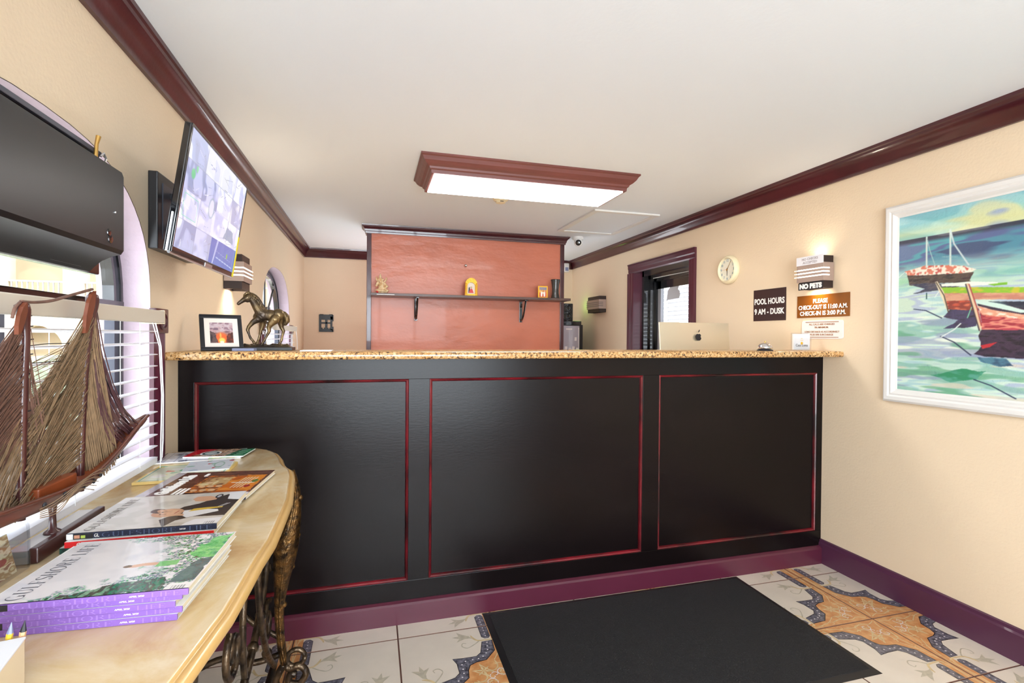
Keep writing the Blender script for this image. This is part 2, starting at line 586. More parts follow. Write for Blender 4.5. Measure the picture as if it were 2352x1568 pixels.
ys = YF
for cy, hf in WINS:
    wall_slice(ys, cy - hf, 0, ZC)
    wall_slice(cy - hf, cy + hf, 0, SILL)
    ap = arch_pts(cy, hf)
    for (ya, za), (yb, zb) in zip(ap[:-1], ap[1:]):
        if abs(ya - yb) < 1e-6: continue
        mb.add([(XL, ya, za), (XL, yb, zb), (XL, yb, ZC), (XL, ya, ZC)], [(0, 1, 2, 3)], M_wall)
        mb.add([(XL - .16, ya, za), (XL - .16, yb, zb), (XL - .16, yb, ZC), (XL - .16, ya, ZC)], [(0, 1, 2, 3)], M_wall)
    ys = cy + hf
wall_slice(ys, YB, 0, ZC)
st(mb.build('wall_left'))

# --- right wall with the door opening
DY0, DY1, DZ = 3.58, 4.49, 1.945
mb = MB()
mb.box(XR, XR + .14, YF, DY0, 0, ZC, M_wall)
mb.box(XR, XR + .14, DY1, YB, 0, ZC, M_wall)
mb.box(XR, XR + .14, DY0, DY1, DZ, ZC, M_wall)
st(mb.build('wall_right'))
st(MB().box(XL - .16, XR + .14, YB, YB + .1, 0, ZC, M_wall).build('wall_back'))
# front wall behind the camera, with an unseen opening added to let the fill light in
mb = MB()
mb.box(XL - .16, -0.66, YF - .1, YF, 0, ZC, M_wall)
mb.box(1.66, XR + .14, YF - .1, YF, 0, ZC, M_wall)
mb.box(-0.66, 1.66, YF - .1, YF, 2.2, ZC, M_wall)
mb.box(-0.66, 1.66, YF - .1, YF, 0, 0.15, M_wall)
st(mb.build('wall_front'))

# --- crown mouldings
CROWN = [(0.0, 2.186), (0.014, 2.186), (0.018, 2.206), (0.024, 2.212), (0.030, 2.235), (0.044, 2.254), (0.058, 2.262), (0.062, 2.272), (0.070, 2.276), (0.072, ZC), (0.0, ZC)]
mb = MB(); mb.prism([(XL + d, z) for d, z in CROWN], 'y', YF, YB, M_trim); st(mb.build('trim_1', auto=.6))
mb = MB(); mb.prism([(XR - d, z) for d, z in CROWN], 'y', YF, YB, M_trim); st(mb.build('trim_2', auto=.6))
mb = MB(); mb.prism([(YB - d, z) for d, z in CROWN], 'x', XL, XR, M_trim); st(mb.build('trim_3', auto=.6))
# --- baseboard right
mb = MB(); mb.prism([(XR, 0), (XR - .016, 0), (XR - .016, .112), (XR - .010, .120), (XR - .008, .133), (XR, .137)], 'y', YF, 2.30, M_plum2)
st(mb.build('baseboard_right'))
mb = MB(); mb.prism([(XL, 0), (XL + .016, 0), (XL + .016, .112), (XL + .008, .133), (XL, .137)], 'y', YF, 2.30, M_plum2)
st(mb.build('baseboard_left'))
mb = MB(); mb.prism([(XR, 0), (XR - .016, 0), (XR - .016, .112), (XR, .137)], 'y', 4.60, YB, M_plum2)
st(mb.build('baseboard_back'))


# --- window units
def window_unit(i, cy, hf):
    ap = arch_pts(cy, hf)
    xf = XL - 0.088
    # lilac reveal lining (root of the window)
    mb = MB()
    ring = [(cy + hf - .0015, SILL + .0015)] + [(cy + (p[0] - cy) * .9975, p[1] - .0012) for p in ap] + [(cy - hf + .0015, SILL + .0015)]
    n = len(ring)
    for k in range(n):
        a = ring[k]; b = ring[(k + 1) % n]
        mb.add([(XL - .001, a[0], a[1]), (XL - .001, b[0], b[1]), (XL - .16, b[0], b[1]), (XL - .16, a[0], a[1])], [(0, 1, 2, 3)], M_lilac)
    root = st(mb.build('window_%d' % i))

    def arc_ring(off0, off1, x0, x1, m, name, zfloor):
        """band between two offsets inside the arch, solid"""
        mb = MB()

        def sh(off):
            s_ = (hf - off) / hf
            return [(cy + (p[0] - cy) * s_, 1.39 + (p[1] - 1.39) * (0.455 - off) / 0.455) for p in ap]
        A = sh(off0); B = sh(off1)
        A = [(A[0][0], zfloor)] + A + [(A[-1][0], zfloor)]; B = [(B[0][0], zfloor)] + B + [(B[-1][0], zfloor)]
        for k in range(len(A) - 1):
            a, b, c, d = A[k], A[k + 1], B[k + 1], B[k]
            vs = [(x1, *a), (x1, *b), (x1, *c), (x1, *d), (x0, *a), (x0, *b), (x0, *c), (x0, *d)]
            mb.add(vs, [(0, 1, 2, 3), (7, 6, 5, 4), (0, 4, 5, 1), (3, 2, 6, 7)], m)
        return mb.build(name, root)
    arc_ring(0.0, 0.016, xf - .03, xf + .006, M_gloss, 'outer_frame', SILL)
    arc_ring(0.016, 0.046, xf - .03, xf, M_darkgrey, 'middle_frame', 1.40)
    arc_ring(0.046, 0.060, xf - .03, xf + .004, M_gloss, 'glazing_bead', 1.40)
    mb = MB()
    mb.bbox(xf - .03, xf + .008, cy - hf, cy + hf, 1.385, 1.412, M_gloss, .003)
    mb.build('mullion_bar', root)
    if i == 2:   # radiating bars of the far fanlight
        for k, (dy, dz) in enumerate(((0.0, .43), (.36, .30), (-.36, .30))):
            MB().tube([(xf - .01, cy, 1.40), (xf - .01, cy + dy, 1.40 + dz)], .008, M_gloss, 6).build('glazing_bar', root)
    # lower sashes
    mb = MB()
    for y0, y1 in ((cy - hf + .016, cy - hf + .05), (cy - .02, cy + .02), (cy + hf - .05, cy + hf - .016)):
        mb.box(xf - .03, xf, y0, y1, SILL, 1.385, M_darkgrey)
    mb.box(xf - .03, xf, cy - hf, cy + hf, SILL, SILL + .035, M_darkgrey)
    mb.build('sash_frame', root)
    # glass
    s_ = 0.97
    pts = [(cy + (p[0] - cy) * .93, 1.40 + (p[1] - 1.39) * .90) for p in ap]
    MB().prism(pts, 'x', xf - .018, xf - .014, M_glass).build('arched_pane', root)
    MB().box(xf - .018, xf - .014, cy - hf + .03, cy + hf - .03, SILL + .03, 1.385, M_glass).build('lower_pane', root)
    # sill inside reveal
    MB().bbox(XL - .16, XL + .004, cy - hf, cy + hf, SILL - .02, SILL + .004, M_white, .003).build('window_sill', root)
    # side casings with rosette blocks
    for sgn in (1, -1):
        ya = cy + sgn * (hf - .012); yb = cy + sgn * (hf + .088)
        y0, y1 = min(ya, yb), max(ya, yb)
        mb = MB()
        prof = []
        for q in range(9):
            f = q / 8
            prof.append((y0 + (y1 - y0) * f, XL + .014 + (.005 if q in (2, 4, 6) else 0)))
        pp = [(x, y) for y, x in prof]
        pp = [(XL, y0)] + pp + [(XL, y1)]
        mb.prism(pp, 'z', 0.45, 1.305, M_purple)
        mb.build('casing', root)
        yc = (y0 + y1) / 2
        c = MB()
        c.bbox(XL, XL + .024, y0 - .004, y1 + .004, 1.303, 1.392, M_trim, .004)
        RM = Matrix.Translation((XL + .024, yc, 1.348)) @ Matrix.Rotation(math.pi / 2, 4, 'Y')
        c.lathe([(.034, 0), (.034, .004), (.028, .006), (.024, .001), (.016, .001), (.013, .006), (.004, .008)], M_trim, 20, RM)
        c.build('rosette_block', root, auto=.7)
    return root


for i, (cy, hf) in enumerate(WINS):
    window_unit(i + 1, cy, hf)


# --- blinds
def blind(label, cy, hf, y_end, n, cords):
    y0 = 2 * cy - y_end; y1 = y_end
    t = thing('venetian_blind', label, 'blind', (XL + .04, cy, SILL + .02), 'white venetian blinds on the arched windows')
    mb = MB(); mb.bbox(-.700, -.676, y0, y1, 1.336, 1.378, M_val, .003); mb.box(-.745, -.700, y0 + .01, y1 - .01, 1.345, 1.376, M_white)
    mb.box(XL, -.745, y0 + .05, y0 + .08, 1.35, 1.37, M_white); mb.box(XL, -.745, y1 - .08, y1 - .05, 1.35, 1.37, M_white)
    put(mb.build('headrail'), t)
    c = MB(); c.bbox(-.745, -.677, y1 - .001, y1 + .006, 1.334, 1.380, M_cream, .002); put(c.build('end_cap'), t)
    smb = MB()
    prof = []
    for q in range(7):
        f = q / 6 - .5
        prof.append((f * .05, -.0035 * (2 * f) ** 2 * 1.0))
    L = (y1 - y0) / 2
    top = [(a, b + .0012) for a, b in prof]; bot = [(a, b - .0012) for a, b in reversed(prof)]
    smb.prism(top + bot, 'y', -L, L, M_slat)
    first = None
    for k in range(n):
        z = 1.309 - k * (.0385)
        if first is None:
            s_ = smb.build('slat', auto=.9); first = s_
        else:
            s_ = first.copy(); COL.objects.link(s_)
        s_.parent = t
        s_.location = Vector((-.722, cy, z)) - Vector(t.location)
        s_.rotation_euler = (0, math.radians(-7 + random.uniform(-.6, .6)), 0)
    mb = MB(); mb.bbox(-.747, -.697, y0, y1, SILL + .006, SILL + .024, M_slat, .003); put(mb.build('bottom_rail'), t)
    for dy in cords:
        mb = MB()
        for xx in (-.748, -.696):
            mb.tube([(xx, dy, 1.34), (xx, dy, SILL + .02)], .0011, M_cord, 5)
        for k in range(n):
            z = 1.306 - k * .0385
            mb.tube([(-.748, dy, z - .003), (-.696, dy, z)], .0009, M_cord, 4)
        put(mb.build('ladder_cord'), t)
    mb = MB()
    yy = y1 - .05
    for q, (a, b) in enumerate(((0, .0), (.004, .004), (.02, .012), (.026, .018))):
        pts = [(-.672, yy - .06 + a, 1.336), (-.668, yy - .02 + b, 1.26), (-.664, yy - .012 + b, 1.1), (-.668, yy - .008 + b * 1.3, .95), (-.672, yy + b, .86 + .01 * q)]
        mb.tube(pts, .0009, M_cord, 5)
    put(mb.build('pull_cord'), t)
    return t


blind('white venetian blind on the near arched window, behind the model ship', W1, .595, 1.935, 12, (1.80, 1.45, 1.10))
blind('white venetian blind on the far arched window, behind the horse statue', W2, .60, 4.99, 12, (4.85, 4.2))

# --- ceramic floor tiles (each one a part of the floor)
PX, PY = 0.427, 0.408
inner = [(.040, .300), (.045, .228), (.090, .178), (.133, .172), (.160, .160)]
outer = [(.083, .298), (.103, .228), (.125, .208), (.180, .209), (.222, .214)]
inner_full = inner + [(b, a) for a, b in reversed(inner[:-1])]
outer_full = outer + [(b, a) for a, b in reversed(outer[:-1])]


def sm2(pts, wd, n=4):
    out = []; ow = []
    N = len(pts); wds = wd if isinstance(wd, list) else [wd] * N
    for i in range(N - 1):
        p0, p1, p2, p3 = [Vector(pts[max(0, min(N - 1, j))]) for j in (i - 1, i, i + 1, i + 2)]
        for k_ in range(n):
            t = k_ / n
            q = .5 * ((2 * p1) + (p2 - p0) * t + (2 * p0 - 5 * p1 + 4 * p2 - p3) * t * t + (3 * p1 - p0 - 3 * p2 + p3) * t ** 3)
            out.append((q.x, q.y)); ow.append(wds[i] + (wds[i + 1] - wds[i]) * t)
    out.append(tuple(pts[-1])); ow.append(wds[-1])
    return out, ow


def ribbon(mb, pts, wd, z, m, smooth_=False):
    """flat ribbon along 2D points"""
    if smooth_:
        pts, wd = sm2(pts, wd)
    n = len(pts)
    wds = wd if isinstance(wd, list) else [wd] * n
    L, R = [], []
    for i, p in enumerate(pts):
        a = Vector(pts[max(i - 1, 0)]); b = Vector(pts[min(i + 1, n - 1)])
        t = (b - a); t.normalize(); nn = Vector((-t.y, t.x)) * wds[i] / 2
        L.append((p[0] + nn.x, p[1] + nn.y, z)); R.append((p[0] - nn.x, p[1] - nn.y, z))
    for i in range(n - 1):
        mb.add([L[i], L[i + 1], R[i + 1], R[i]], [(0, 1, 2, 3)], m)


def spiral(cx, cy, r0, r1, a0, a1, n=10):
    return [(cx + (r0 + (r1 - r0) * i / n) * math.cos(a0 + (a1 - a0) * i / n), cy + (r0 + (r1 - r0) * i / n) * math.sin(a0 + (a1 - a0) * i / n)) for i in range(n + 1)]


def tile_mesh(sx, sy):
    mb = MB()
    g = .0026
    W, H_ = PX - g, PY - g
    b = .0007
    # bevelled slab
    vs = [(g, g, -.012), (W, g, -.012), (W, H_, -.012), (g, H_, -.012),
          (g, g, -b), (W, g, -b), (W, H_, -b), (g, H_, -b),
          (g + b, g + b, 0), (W - b, g + b, 0), (W - b, H_ - b, 0), (g + b, H_ - b, 0)]
    fs = []
    for k in range(4):
        j = (k + 1) % 4
        fs += [(k, j, 4 + j, 4 + k), (4 + k, 4 + j, 8 + j, 8 + k)]
    mb.add(vs, [(0, 3, 2, 1), (8, 9, 10, 11)], M_tile)
    mb.add(vs, fs, M_biscuit)
    e = g + b
    z1 = .00015; z2 = .0003; z3 = .00045
    FX, FY = W - b, H_ - b
    # orange field: medallion quarter + arms
    pts = [(e, e)] + [(FX, e), (FX, .040)] + list(reversed(inner_full)) + [(.040, FY), (e, FY)]
    mb.add([(x, y, z1) for x, y in pts], [list(range(len(pts)))], M_orange)
    # slate bands of the medallion
    for i in range(len(inner_full) - 1):
        a, b2 = inner_full[i], inner_full[i + 1]; c, d = outer_full[i + 1], outer_full[i]
        mb.add([(*a, z2), (*b2, z2), (*c, z2), (*d, z2)], [(0, 1, 2, 3)], M_slate)
    ribbon(mb, inner_full, .004, z3, M_edge)
    ribbon(mb, outer_full, .003, z3, M_edge)
    mids = [((a[0] + c[0]) / 2, (a[1] + c[1]) / 2) for a, c in zip(inner_full, outer_full)]
    # straight bars along the arms
    for sw in (0, 1):
        F_ = FY if not sw else FX
        q = [(.042, F_), (.078, F_), (.078, .330), (.066, .318), (.050, .318), (.042, .330)]
        if sw: q = [(b_, a_) for a_, b_ in q]
        mb.add([(x, y, z2) for x, y in q], [list(range(len(q)))], M_slate)
        ribbon(mb, [(x, y) for x, y in q[1:]] + [q[0]], .0025, z3, M_edge)
        dots = [(.060, .335 + k * .02) for k in range(4)]
        # flowing hook scrolls, lily
        hook = [(.02, .315), (.035, .305), (.09, .308), (.105, .315), (.118, .335), (.122, .352)]
        hook2 = [(.035, .305), (.02, .33), (.018, .37), (.022, F_)]
        vine = [(.095, .305), (.120, .285), (.150, .270), (.170, .285), (.165, .305), (.150, .300)]
        lily = [(.118, .328), (.132, .334), (.152, .334), (.188, .318), (.174, .340), (.204, .356), (.174, .358), (.180, .388), (.154, .364), (.132, .350)]
        sw_ = lambda L_: [(b_, a_) for a_, b_ in L_] if sw else L_
        ribbon(mb, sw_(hook), [.004, .007, .008, .009, .010, .004], z3, M_scroll, True)
        ribbon(mb, sw_(hook2), .004, z3, M_scroll, True)
        ribbon(mb, sw_(vine), [.006, .005, .004, .005, .004, .003], z3, M_sage, True)
        L_ = sw_(lily); mb.add([(x, y, z3) for x, y in L_], [list(range(len(L_)))], M_sage)
        for d in dots:
            d = d[::-1] if sw else d
            mb.add([(d[0] + .003 * math.cos(a), d[1] + .003 * math.sin(a), z3) for a in (0, 1.05, 2.1, 3.14, 4.19, 5.24)], [list(range(6))], M_dot)
        # scroll work in the orange field
        ribbon(mb, sw_([(.012, F_), (.014, .36), (.010, .31), (.02, .26), (.03, .22), (.06, .17)]), .004, z3, M_scroll, True)
        ribbon(mb, sw_(spiral(.045, .120, .03, .006, 1.2, 6.5)), .004, z3, M_scroll)
        ribbon(mb, sw_(spiral(.10, .045, .026, .006, 3.5, -2.2)), .0035, z3, M_dot)
        ribbon(mb, sw_([(.06, .165), (.055, .145), (.06, .120), (.085, .110), (.12, .15)]), .005, z3, M_scroll, True)
        ribbon(mb, sw_([(.015, .02), (.03, .06), (.02, .10), (.035, .15), (.025, .20)]), .0045, z3, M_scroll, True)
        ribbon(mb, sw_(spiral(.075, .085, .016, .004, 0.5, 5.0, 8)), .003, z3, M_dot)
        ribbon(mb, sw_(spiral(.022, .215, .014, .004, 2.5, 7.5, 8)), .003, z3, M_scroll)
        for (px_, py_, an_) in ((.07, .045, .4), (.055, .09, 2.0), (.10, .075, 1.2), (.03, .17, 1.6), (.14, .12, .2), (.012, .27, 1.5), (.14, .05, 1.0)):
            q_ = [(px_, py_), (px_ + .010 * math.cos(an_ - .4), py_ + .010 * math.sin(an_ - .4)), (px_ + .022 * math.cos(an_), py_ + .022 * math.sin(an_)), (px_ + .010 * math.cos(an_ + .4), py_ + .010 * math.sin(an_ + .4))]
            q_ = sw_(q_); mb.add([(x, y, z3) for x, y in q_], [(0, 1, 2, 3)], M_scroll)
    for i in range(len(mids) - 1):
        (x0, y0), (x1, y1) = mids[i], mids[i + 1]
        nn = max(1, int(math.hypot(x1 - x0, y1 - y0) / .021))
        for k in range(nn):
            f = (k + .5) / nn; x, y = x0 + (x1 - x0) * f, y0 + (y1 - y0) * f
            mb.add([(x + .0035 * math.cos(a), y + .0035 * math.sin(a), z3) for a in (0, 1.05, 2.1, 3.14, 4.19, 5.24)], [list(range(6))], M_dot)
    # flower in the medallion
    for k in range(6):
        a = k * math.pi / 3 + .3; c = (.115, .115)
        p = [(c[0], c[1]), (c[0] + .016 * math.cos(a - .35), c[1] + .016 * math.sin(a - .35)), (c[0] + .034 * math.cos(a), c[1] + .034 * math.sin(a)), (c[0] + .016 * math.cos(a + .35), c[1] + .016 * math.sin(a + .35))]
        mb.add([(x, y, z3) for x, y in p], [(0, 1, 2, 3)], M_scroll)
    mb.v = [(x * sx, y * sy, z) for x, y, z in mb.v]
    return mb


CX0, CY0 = 2.245, 1.765
protos = {}
for ix in range(-8, 2):
    for iy in range(-6, 11):
        # medallion centres every two tiles
        gx = CX0 + ix * PX; gy = CY0 + iy * PY
        # tile spans gx..gx+PX ; its medallion corner is at an even index
        ex = ix if ix % 2 == 0 else ix + 1; sx = 1 if ix % 2 == 0 else -1
        ey = iy if iy % 2 == 0 else iy + 1; sy = 1 if iy % 2 == 0 else -1
        if gx + PX < XL or gx > XR: continue
        key = (sx, sy)
        if key not in protos:
            o = tile_mesh(sx, sy).build('tile'); protos[key] = o
        else:
            o = protos[key].copy(); COL.objects.link(o)
        o.parent = floor
        o.location = (CX0 + ex * PX, CY0 + ey * PY, 0)

# --- glazing of the added opening behind the camera, placed for the fill light
mb = MB()
for x in (-.66, .11, .87, 1.60):
    mb.box(x, x + .06, YF - .07, YF - .02, .15, 2.2, M_gloss)
mb.box(-.66, 1.66, YF - .07, YF - .02, 2.14, 2.2, M_gloss); mb.box(-.66, 1.66, YF - .07, YF - .02, .15, .22, M_gloss)
e3 = st(mb.build('window_3'))
MB().box(-.62, 1.62, YF - .05, YF - .045, .2, 2.16, M_glass).build('pane', e3)

# ================================================================== outside
ext = thing('apartment_building', 'cream stucco building with arched balconies seen through the arched window', 'building', (-4.5, 10, -.1))
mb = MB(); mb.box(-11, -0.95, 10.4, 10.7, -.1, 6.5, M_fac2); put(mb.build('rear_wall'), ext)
mb = MB()
cols = []
xpier = P(166, 600, 'y', 9.8).x
xs = [xpier + k * 1.02 for k in range(-6, 4)]
mb2 = mb
# front arcade wall with arched openings, storeys
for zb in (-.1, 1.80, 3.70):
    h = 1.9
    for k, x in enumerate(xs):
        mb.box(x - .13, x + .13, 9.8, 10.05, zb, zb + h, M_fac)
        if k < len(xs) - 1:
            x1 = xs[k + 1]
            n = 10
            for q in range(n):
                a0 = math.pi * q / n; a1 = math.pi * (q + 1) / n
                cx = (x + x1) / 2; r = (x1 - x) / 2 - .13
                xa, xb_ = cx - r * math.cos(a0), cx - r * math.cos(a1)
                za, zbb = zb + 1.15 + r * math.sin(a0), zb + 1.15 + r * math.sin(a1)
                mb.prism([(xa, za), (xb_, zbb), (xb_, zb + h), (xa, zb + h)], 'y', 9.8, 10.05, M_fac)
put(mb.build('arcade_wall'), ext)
for zb in (1.80, 3.70):
    put(MB().box(-11, -.95, 9.8, 10.4, zb - .10, zb, M_fac).build('balcony_slab'), ext)
M_rail = mat('pale_grey_railing', rgb(170, 168, 176), .5)
for zb in (1.80,):
    for k in range(len(xs) - 1):
        rl = MB().box(xs[k] + .13, xs[k + 1] - .13, 9.86, 9.90, zb + .33, zb + .355, M_rail)
        x = xs[k] + .16
        while x < xs[k + 1] - .14:
            rl.box(x, x + .014, 9.87, 9.89, zb, zb + .33, M_rail); x += .07
        put(rl.build('balcony_railing'), ext)
for k in range(4):
    x = -9.95 + k * 2.6
    f = MB(); f.box(x - .28, x + .28, 10.36, 10.41, 2.5, 3.5, M_white); fo = put(f.build('window_frame'), ext)
    put(MB().box(x - .22, x + .22, 10.35, 10.37, 2.56, 3.44, M_darkgrey).build('pane'), fo)
grd = st(MB().box(-30, XL - .3, -10, 30, -.3, -.1, M_grd).build('ground'))
st(MB().box(XR + .5, 30, -10, 30, -.3, -.1, M_grd).build('ground'))
MBh = MB(); MBh.bbox(-3.6, -3.2, 3, 9.0, -.1, 1.05, mat('hedge_green', rgb(140, 152, 128), .9, var=.4, vscale=20, bump=1, bscale=20), .08)
tag(MBh.build('hedge'), 'low clipped green hedge beyond the near window blind', 'hedge')

# ================================================================== reception counter
YC = 2.30
ctr = thing('reception_counter', 'long black reception counter front with three framed panels edged in worn red', 'counter', ((XL + XR) / 2, YC, 0))
put(MB().box(XL, XR, YC + .016, YC + .07, .06, 1.199, M_cab).build('carcass'), ctr)
ZB0, ZT0 = .186, 1.104
put(MB().bbox(XL, XR, YC, YC + .03, ZT0, 1.1985, M_cab, .0015).build('top_rail'), ctr)
put(MB().bbox(XL, XR, YC, YC + .03, .085, ZB0, M_cab, .0015).build('bottom_rail'), ctr)
STI = [(XL, -.700), (.158, .2535), (1.351, 1.447), (2.483, XR)]
for a, b in STI:
    put(MB().bbox(a, b, YC + .0005, YC + .03, ZB0 - .001, ZT0 + .001, M_cab, .0015).build('stile'), ctr)
for (a, b), (c, d) in zip(STI[:-1], STI[1:]):
    x0, x1 = b, c
    pn = put(MB().box(x0, x1, YC + .014, YC + .02, ZB0, ZT0, M_cab).build('panel'), ctr)
    # mitred quarter-round moulding
    mb = MB(); W_ = .013
    prof = [(0, 0.002), (.004, -.001), (.009, .003), (.012, .009), (W_, .014)]   # (inward distance, y offset)
    cs = [(x0, ZB0, 1, 1), (x1, ZB0, -1, 1), (x1, ZT0, -1, -1), (x0, ZT0, 1, -1)]
    for k in range(4):
        p, q = cs[k], cs[(k + 1) % 4]
        for i in range(len(prof) - 1):
            (d0, h0), (d1, h1) = prof[i], prof[i + 1]
            mb.add([(p[0] + p[2] * d0, YC + h0, p[1] + p[3] * d0), (q[0] + q[2] * d0, YC + h0, q[1] + q[3] * d0),
                    (q[0] + q[2] * d1, YC + h1, q[1] + q[3] * d1), (p[0] + p[2] * d1, YC + h1, p[1] + p[3] * d1)], [(0, 1, 2, 3)], M_mould)
    put(mb.build('panel_moulding'), pn)
mb = MB(); mb.prism([(YC, 0), (YC - .022, 0), (YC - .022, .085), (YC - .016, .093), (YC - .004, .10), (YC, .10)], 'x', XL, XR, M_purple)
put(mb.build('plinth'), ctr)

mb = MB()
prof = [(2.56, 1.200), (2.176, 1.200), (2.171, 1.2045), (2.169, 1.2155), (2.171, 1.2265), (2.176, 1.231), (2.56, 1.231)]
mb.prism(prof, 'x', XL, XR, M_granite)
tag(mb.build('granite_countertop', auto=.9), 'speckled beige granite worktop with rounded edge on the black reception counter', 'countertop')

# lower work desk behind the counter
dk = thing('work_desk', 'low cream work desk hidden behind the reception counter', 'desk', (.9, 2.75, 0))
put(MB().bbox(XL, 2.45, 2.58, 3.15, .90, .93, M_cream, .004).build('desk_top'), dk)
for x in (XL + .01, .9, 2.40):
    put(MB().box(x, x + .03, 2.6, 3.12, 0, .90, M_cream).build('leg'), dk)

# computer
im = thing('desktop_computer', 'silver all-in-one computer seen from behind, showing a black fruit logo', 'computer', (2.09, 2.93, .93))
Mi = frame_M((2.095, 2.90, 1.20), (1, .0, 0), (0, .10, 1))
mb = MB(); mb.bbox(-.272, .272, -.19, .207, -.012, .0, M_cream, .004, Mi)
mb = MB()
mb.bbox(-.272, .272, -.19, .205, 0, .008, mat('satin_aluminium', rgb(222, 208, 182), .32, metal=.55), .0035, Mi)
put(mb.build('housing'), im)
put(MB().bbox(-.268, .268, -.185, .201, -.006, .0, M_gloss, .002, Mi).build('screen'), im)
mb = MB(); mb.prism([(-.012, -.19), (.06, -.262), (.068, -.262), (.02, -.10), (.008, -.10)], 'x', -.09, .09, M_alu, Matrix.Translation((2.095, 2.90, 1.20)))
mb.bbox(-.1, .1, -.03, .15, -.268, -.260, M_alu, .002, Matrix.Translation((2.095, 2.90, 1.20)))
put(mb.build('stand_foot'), im)
# apple shaped logo on the back
def apple(sz):
    pts = []
    for i in range(48):
        t = 2 * math.pi * i / 48
        x = math.sin(t); z = math.cos(t)
        r = 1.0
        top = max(0, math.cos(t)); bt = max(0, -math.cos(t))
        r -= .20 * math.exp(-(t if t < math.pi else 2 * math.pi - t) ** 2 / .09)
        r -= .10 * math.exp(-((t - math.pi) ** 2) / .06)
        px_ = x * r * (1.0 - .12 * bt) * .92; pz = z * r * .98
        # bite on the viewer's right
        dx, dz = px_ - 1.10, pz - .10
        dd = math.hypot(dx, dz)
        if dd < .46:
            px_ = 1.10 - math.sqrt(max(0, .46 ** 2 - dz * dz))
        pts.append((px_ * sz, pz * sz))
    return pts
mb = MB()
ap_ = apple(.0255)
mb.add([(x, z, 0) for x, z in ap_] + [(0, 0, 0)], [[i, (i + 1) % 48, 48] for i in range(48)], M_ink)
leaf = [(.0, .031), (.001, .040), (.006, .048), (.012, .052), (.0115, .044), (.007, .035)]
mb.add([(x, z, 0) for x, z in leaf], [list(range(6))], M_ink)
lg = mb.build('logo'); lg.data.transform(frame_M((2.112, 2.8885, 1.306), (1, 0, 0), (0, .10, 1)))
put(lg, im)

# service bell
bx, by = P(1757, 806, 'y', 2.30).x, 2.30
bell = thing('service_bell', 'small chrome service bell standing on the granite worktop near the right wall', 'bell', (bx, by, 1.231))
T = Matrix.Translation((bx, by, 1.231))
mb = MB(); mb.lathe([(.041, 0), (.042, .004), (.038, .008), (.030, .011), (.010, .013)], M_ink, 28, T); put(mb.build('base', auto=.8), bell)
mb = MB(); mb.lathe([(.037, .013), (.0375, .018), (.035, .027), (.028, .037), (.018, .043), (.006, .046), (.001, .0465)], M_chrome, 32, T); put(mb.build('dome', smooth=True), bell)
mb = MB(); mb.lathe([(.0028, .045), (.0028, .051), (.005, .052), (.005, .055), (.001, .056)], M_brass, 12, T); put(mb.build('button', auto=.8), bell)

# card holder with card
c0 = P(1822, 806, 'y', 2.34); c1 = P(1859, 806, 'y', 2.34)
hx0, hx1 = c0.x, c1.x
ch = thing('card_holder', 'clear upright card holder with a white inn card, on the worktop beside the bell', 'card holder', ((hx0 + hx1) / 2, 2.35, 1.231))
mb = MB(); mb.bbox(hx0 - .004, hx1 + .004, 2.30, 2.39, 1.231, 1.235, M_acryl, .001); mb.box(hx0 - .004, hx1 + .004, 2.330, 2.333, 1.235, 1.305, M_acryl); mb.box(hx0 - .004, hx1 + .004, 2.352, 2.355, 1.235, 1.335, M_acryl)
put(mb.build('stand'), ch)
cd = MB().box(hx0, hx1, 2.338, 2.348, 1.236, 1.328, M_paper).build('card'); put(cd, ch)
cxm = (hx0 + hx1) / 2
FM = frame_M((cxm, 2.3375, 1.262), (1, 0, 0), (0, 0, 1))
text('Casa Loma', .022, M_ink, cd, FM, 'card_title', sx=.88)
mb = MB(); mb.lathe([(.0085, 0), (.0085, .0005)], mat('sun_yellow', rgb(244, 190, 30), .5), 20, Matrix.Translation((cxm, 2.3378, 1.274)) @ Matrix.Rotation(math.pi / 2, 4, 'X'))
put(mb.build('sun_emblem'), cd)
mb = MB()
for z, wd in ((1.302, .012), (1.291, .020)):
    mb.box(cxm - wd / 2, cxm + wd / 2, 2.3372, 2.338, z - .0012, z + .0012, mat('sun_yellow', rgb(244, 190, 30), .5))
put(mb.build('emblem_lines'), cd)
# papers on the counter
for k, (dx, ww, lab) in enumerate(((0, .125, 'loose white paper lying on the granite worktop right of the horse statue'),)):
    p0 = P(690, 806, 'z', 1.232)
    mb = MB(); mb.bbox(p0.x, p0.x + ww, p0.y - .02, p0.y + .10, 1.2312, 1.2352, M_paper, .001)
    tag(mb.build('paper_sheet'), lab, 'paper')

# tilted photo frame at the left end of the counter
BL = P(461, 807, 'y', 2.30); BL.z = 1.2315
BR = P(560, 804, 'y', 2.36); BR.z = 1.2315
TR = P(545, 725, 'y', 2.42)
ux = (BR - BL); Wf = ux.length; ux.normalize()
vy = (TR - BR); vy = vy - ux * vy.dot(ux); Hf = vy.length; vy.normalize()
skew = (TR - BR).dot(ux)
FMx = frame_M(BL, ux, vy)
pf = thing('framed_photo', 'black framed sunset photo leaning at the left end of the granite worktop', 'picture frame', BL)
mb = MB()
b_ = .016
for (x0, x1, y0, y1) in ((0, Wf, 0, b_), (0, Wf, Hf - b_, Hf), (0, b_, b_, Hf - b_), (Wf - b_, Wf, b_, Hf - b_)):
    mb.bbox(x0, x1, y0, y1, -.006, .008, M_black, .002, FMx)
put(mb.build('frame'), pf)
put(MB().box(b_, Wf - b_, b_, Hf - b_, -.004, .0015, mat('ivory_mount', rgb(226, 216, 206), .7), FMx).build('mount_board'), pf)
cv = Canvas(90, 64, (150, 130, 140))
cv.strokes(np.ones_like(cv.U), [(120, 96, 110), (176, 146, 150), (190, 170, 176), (140, 110, 120)], 3, 8, 3)
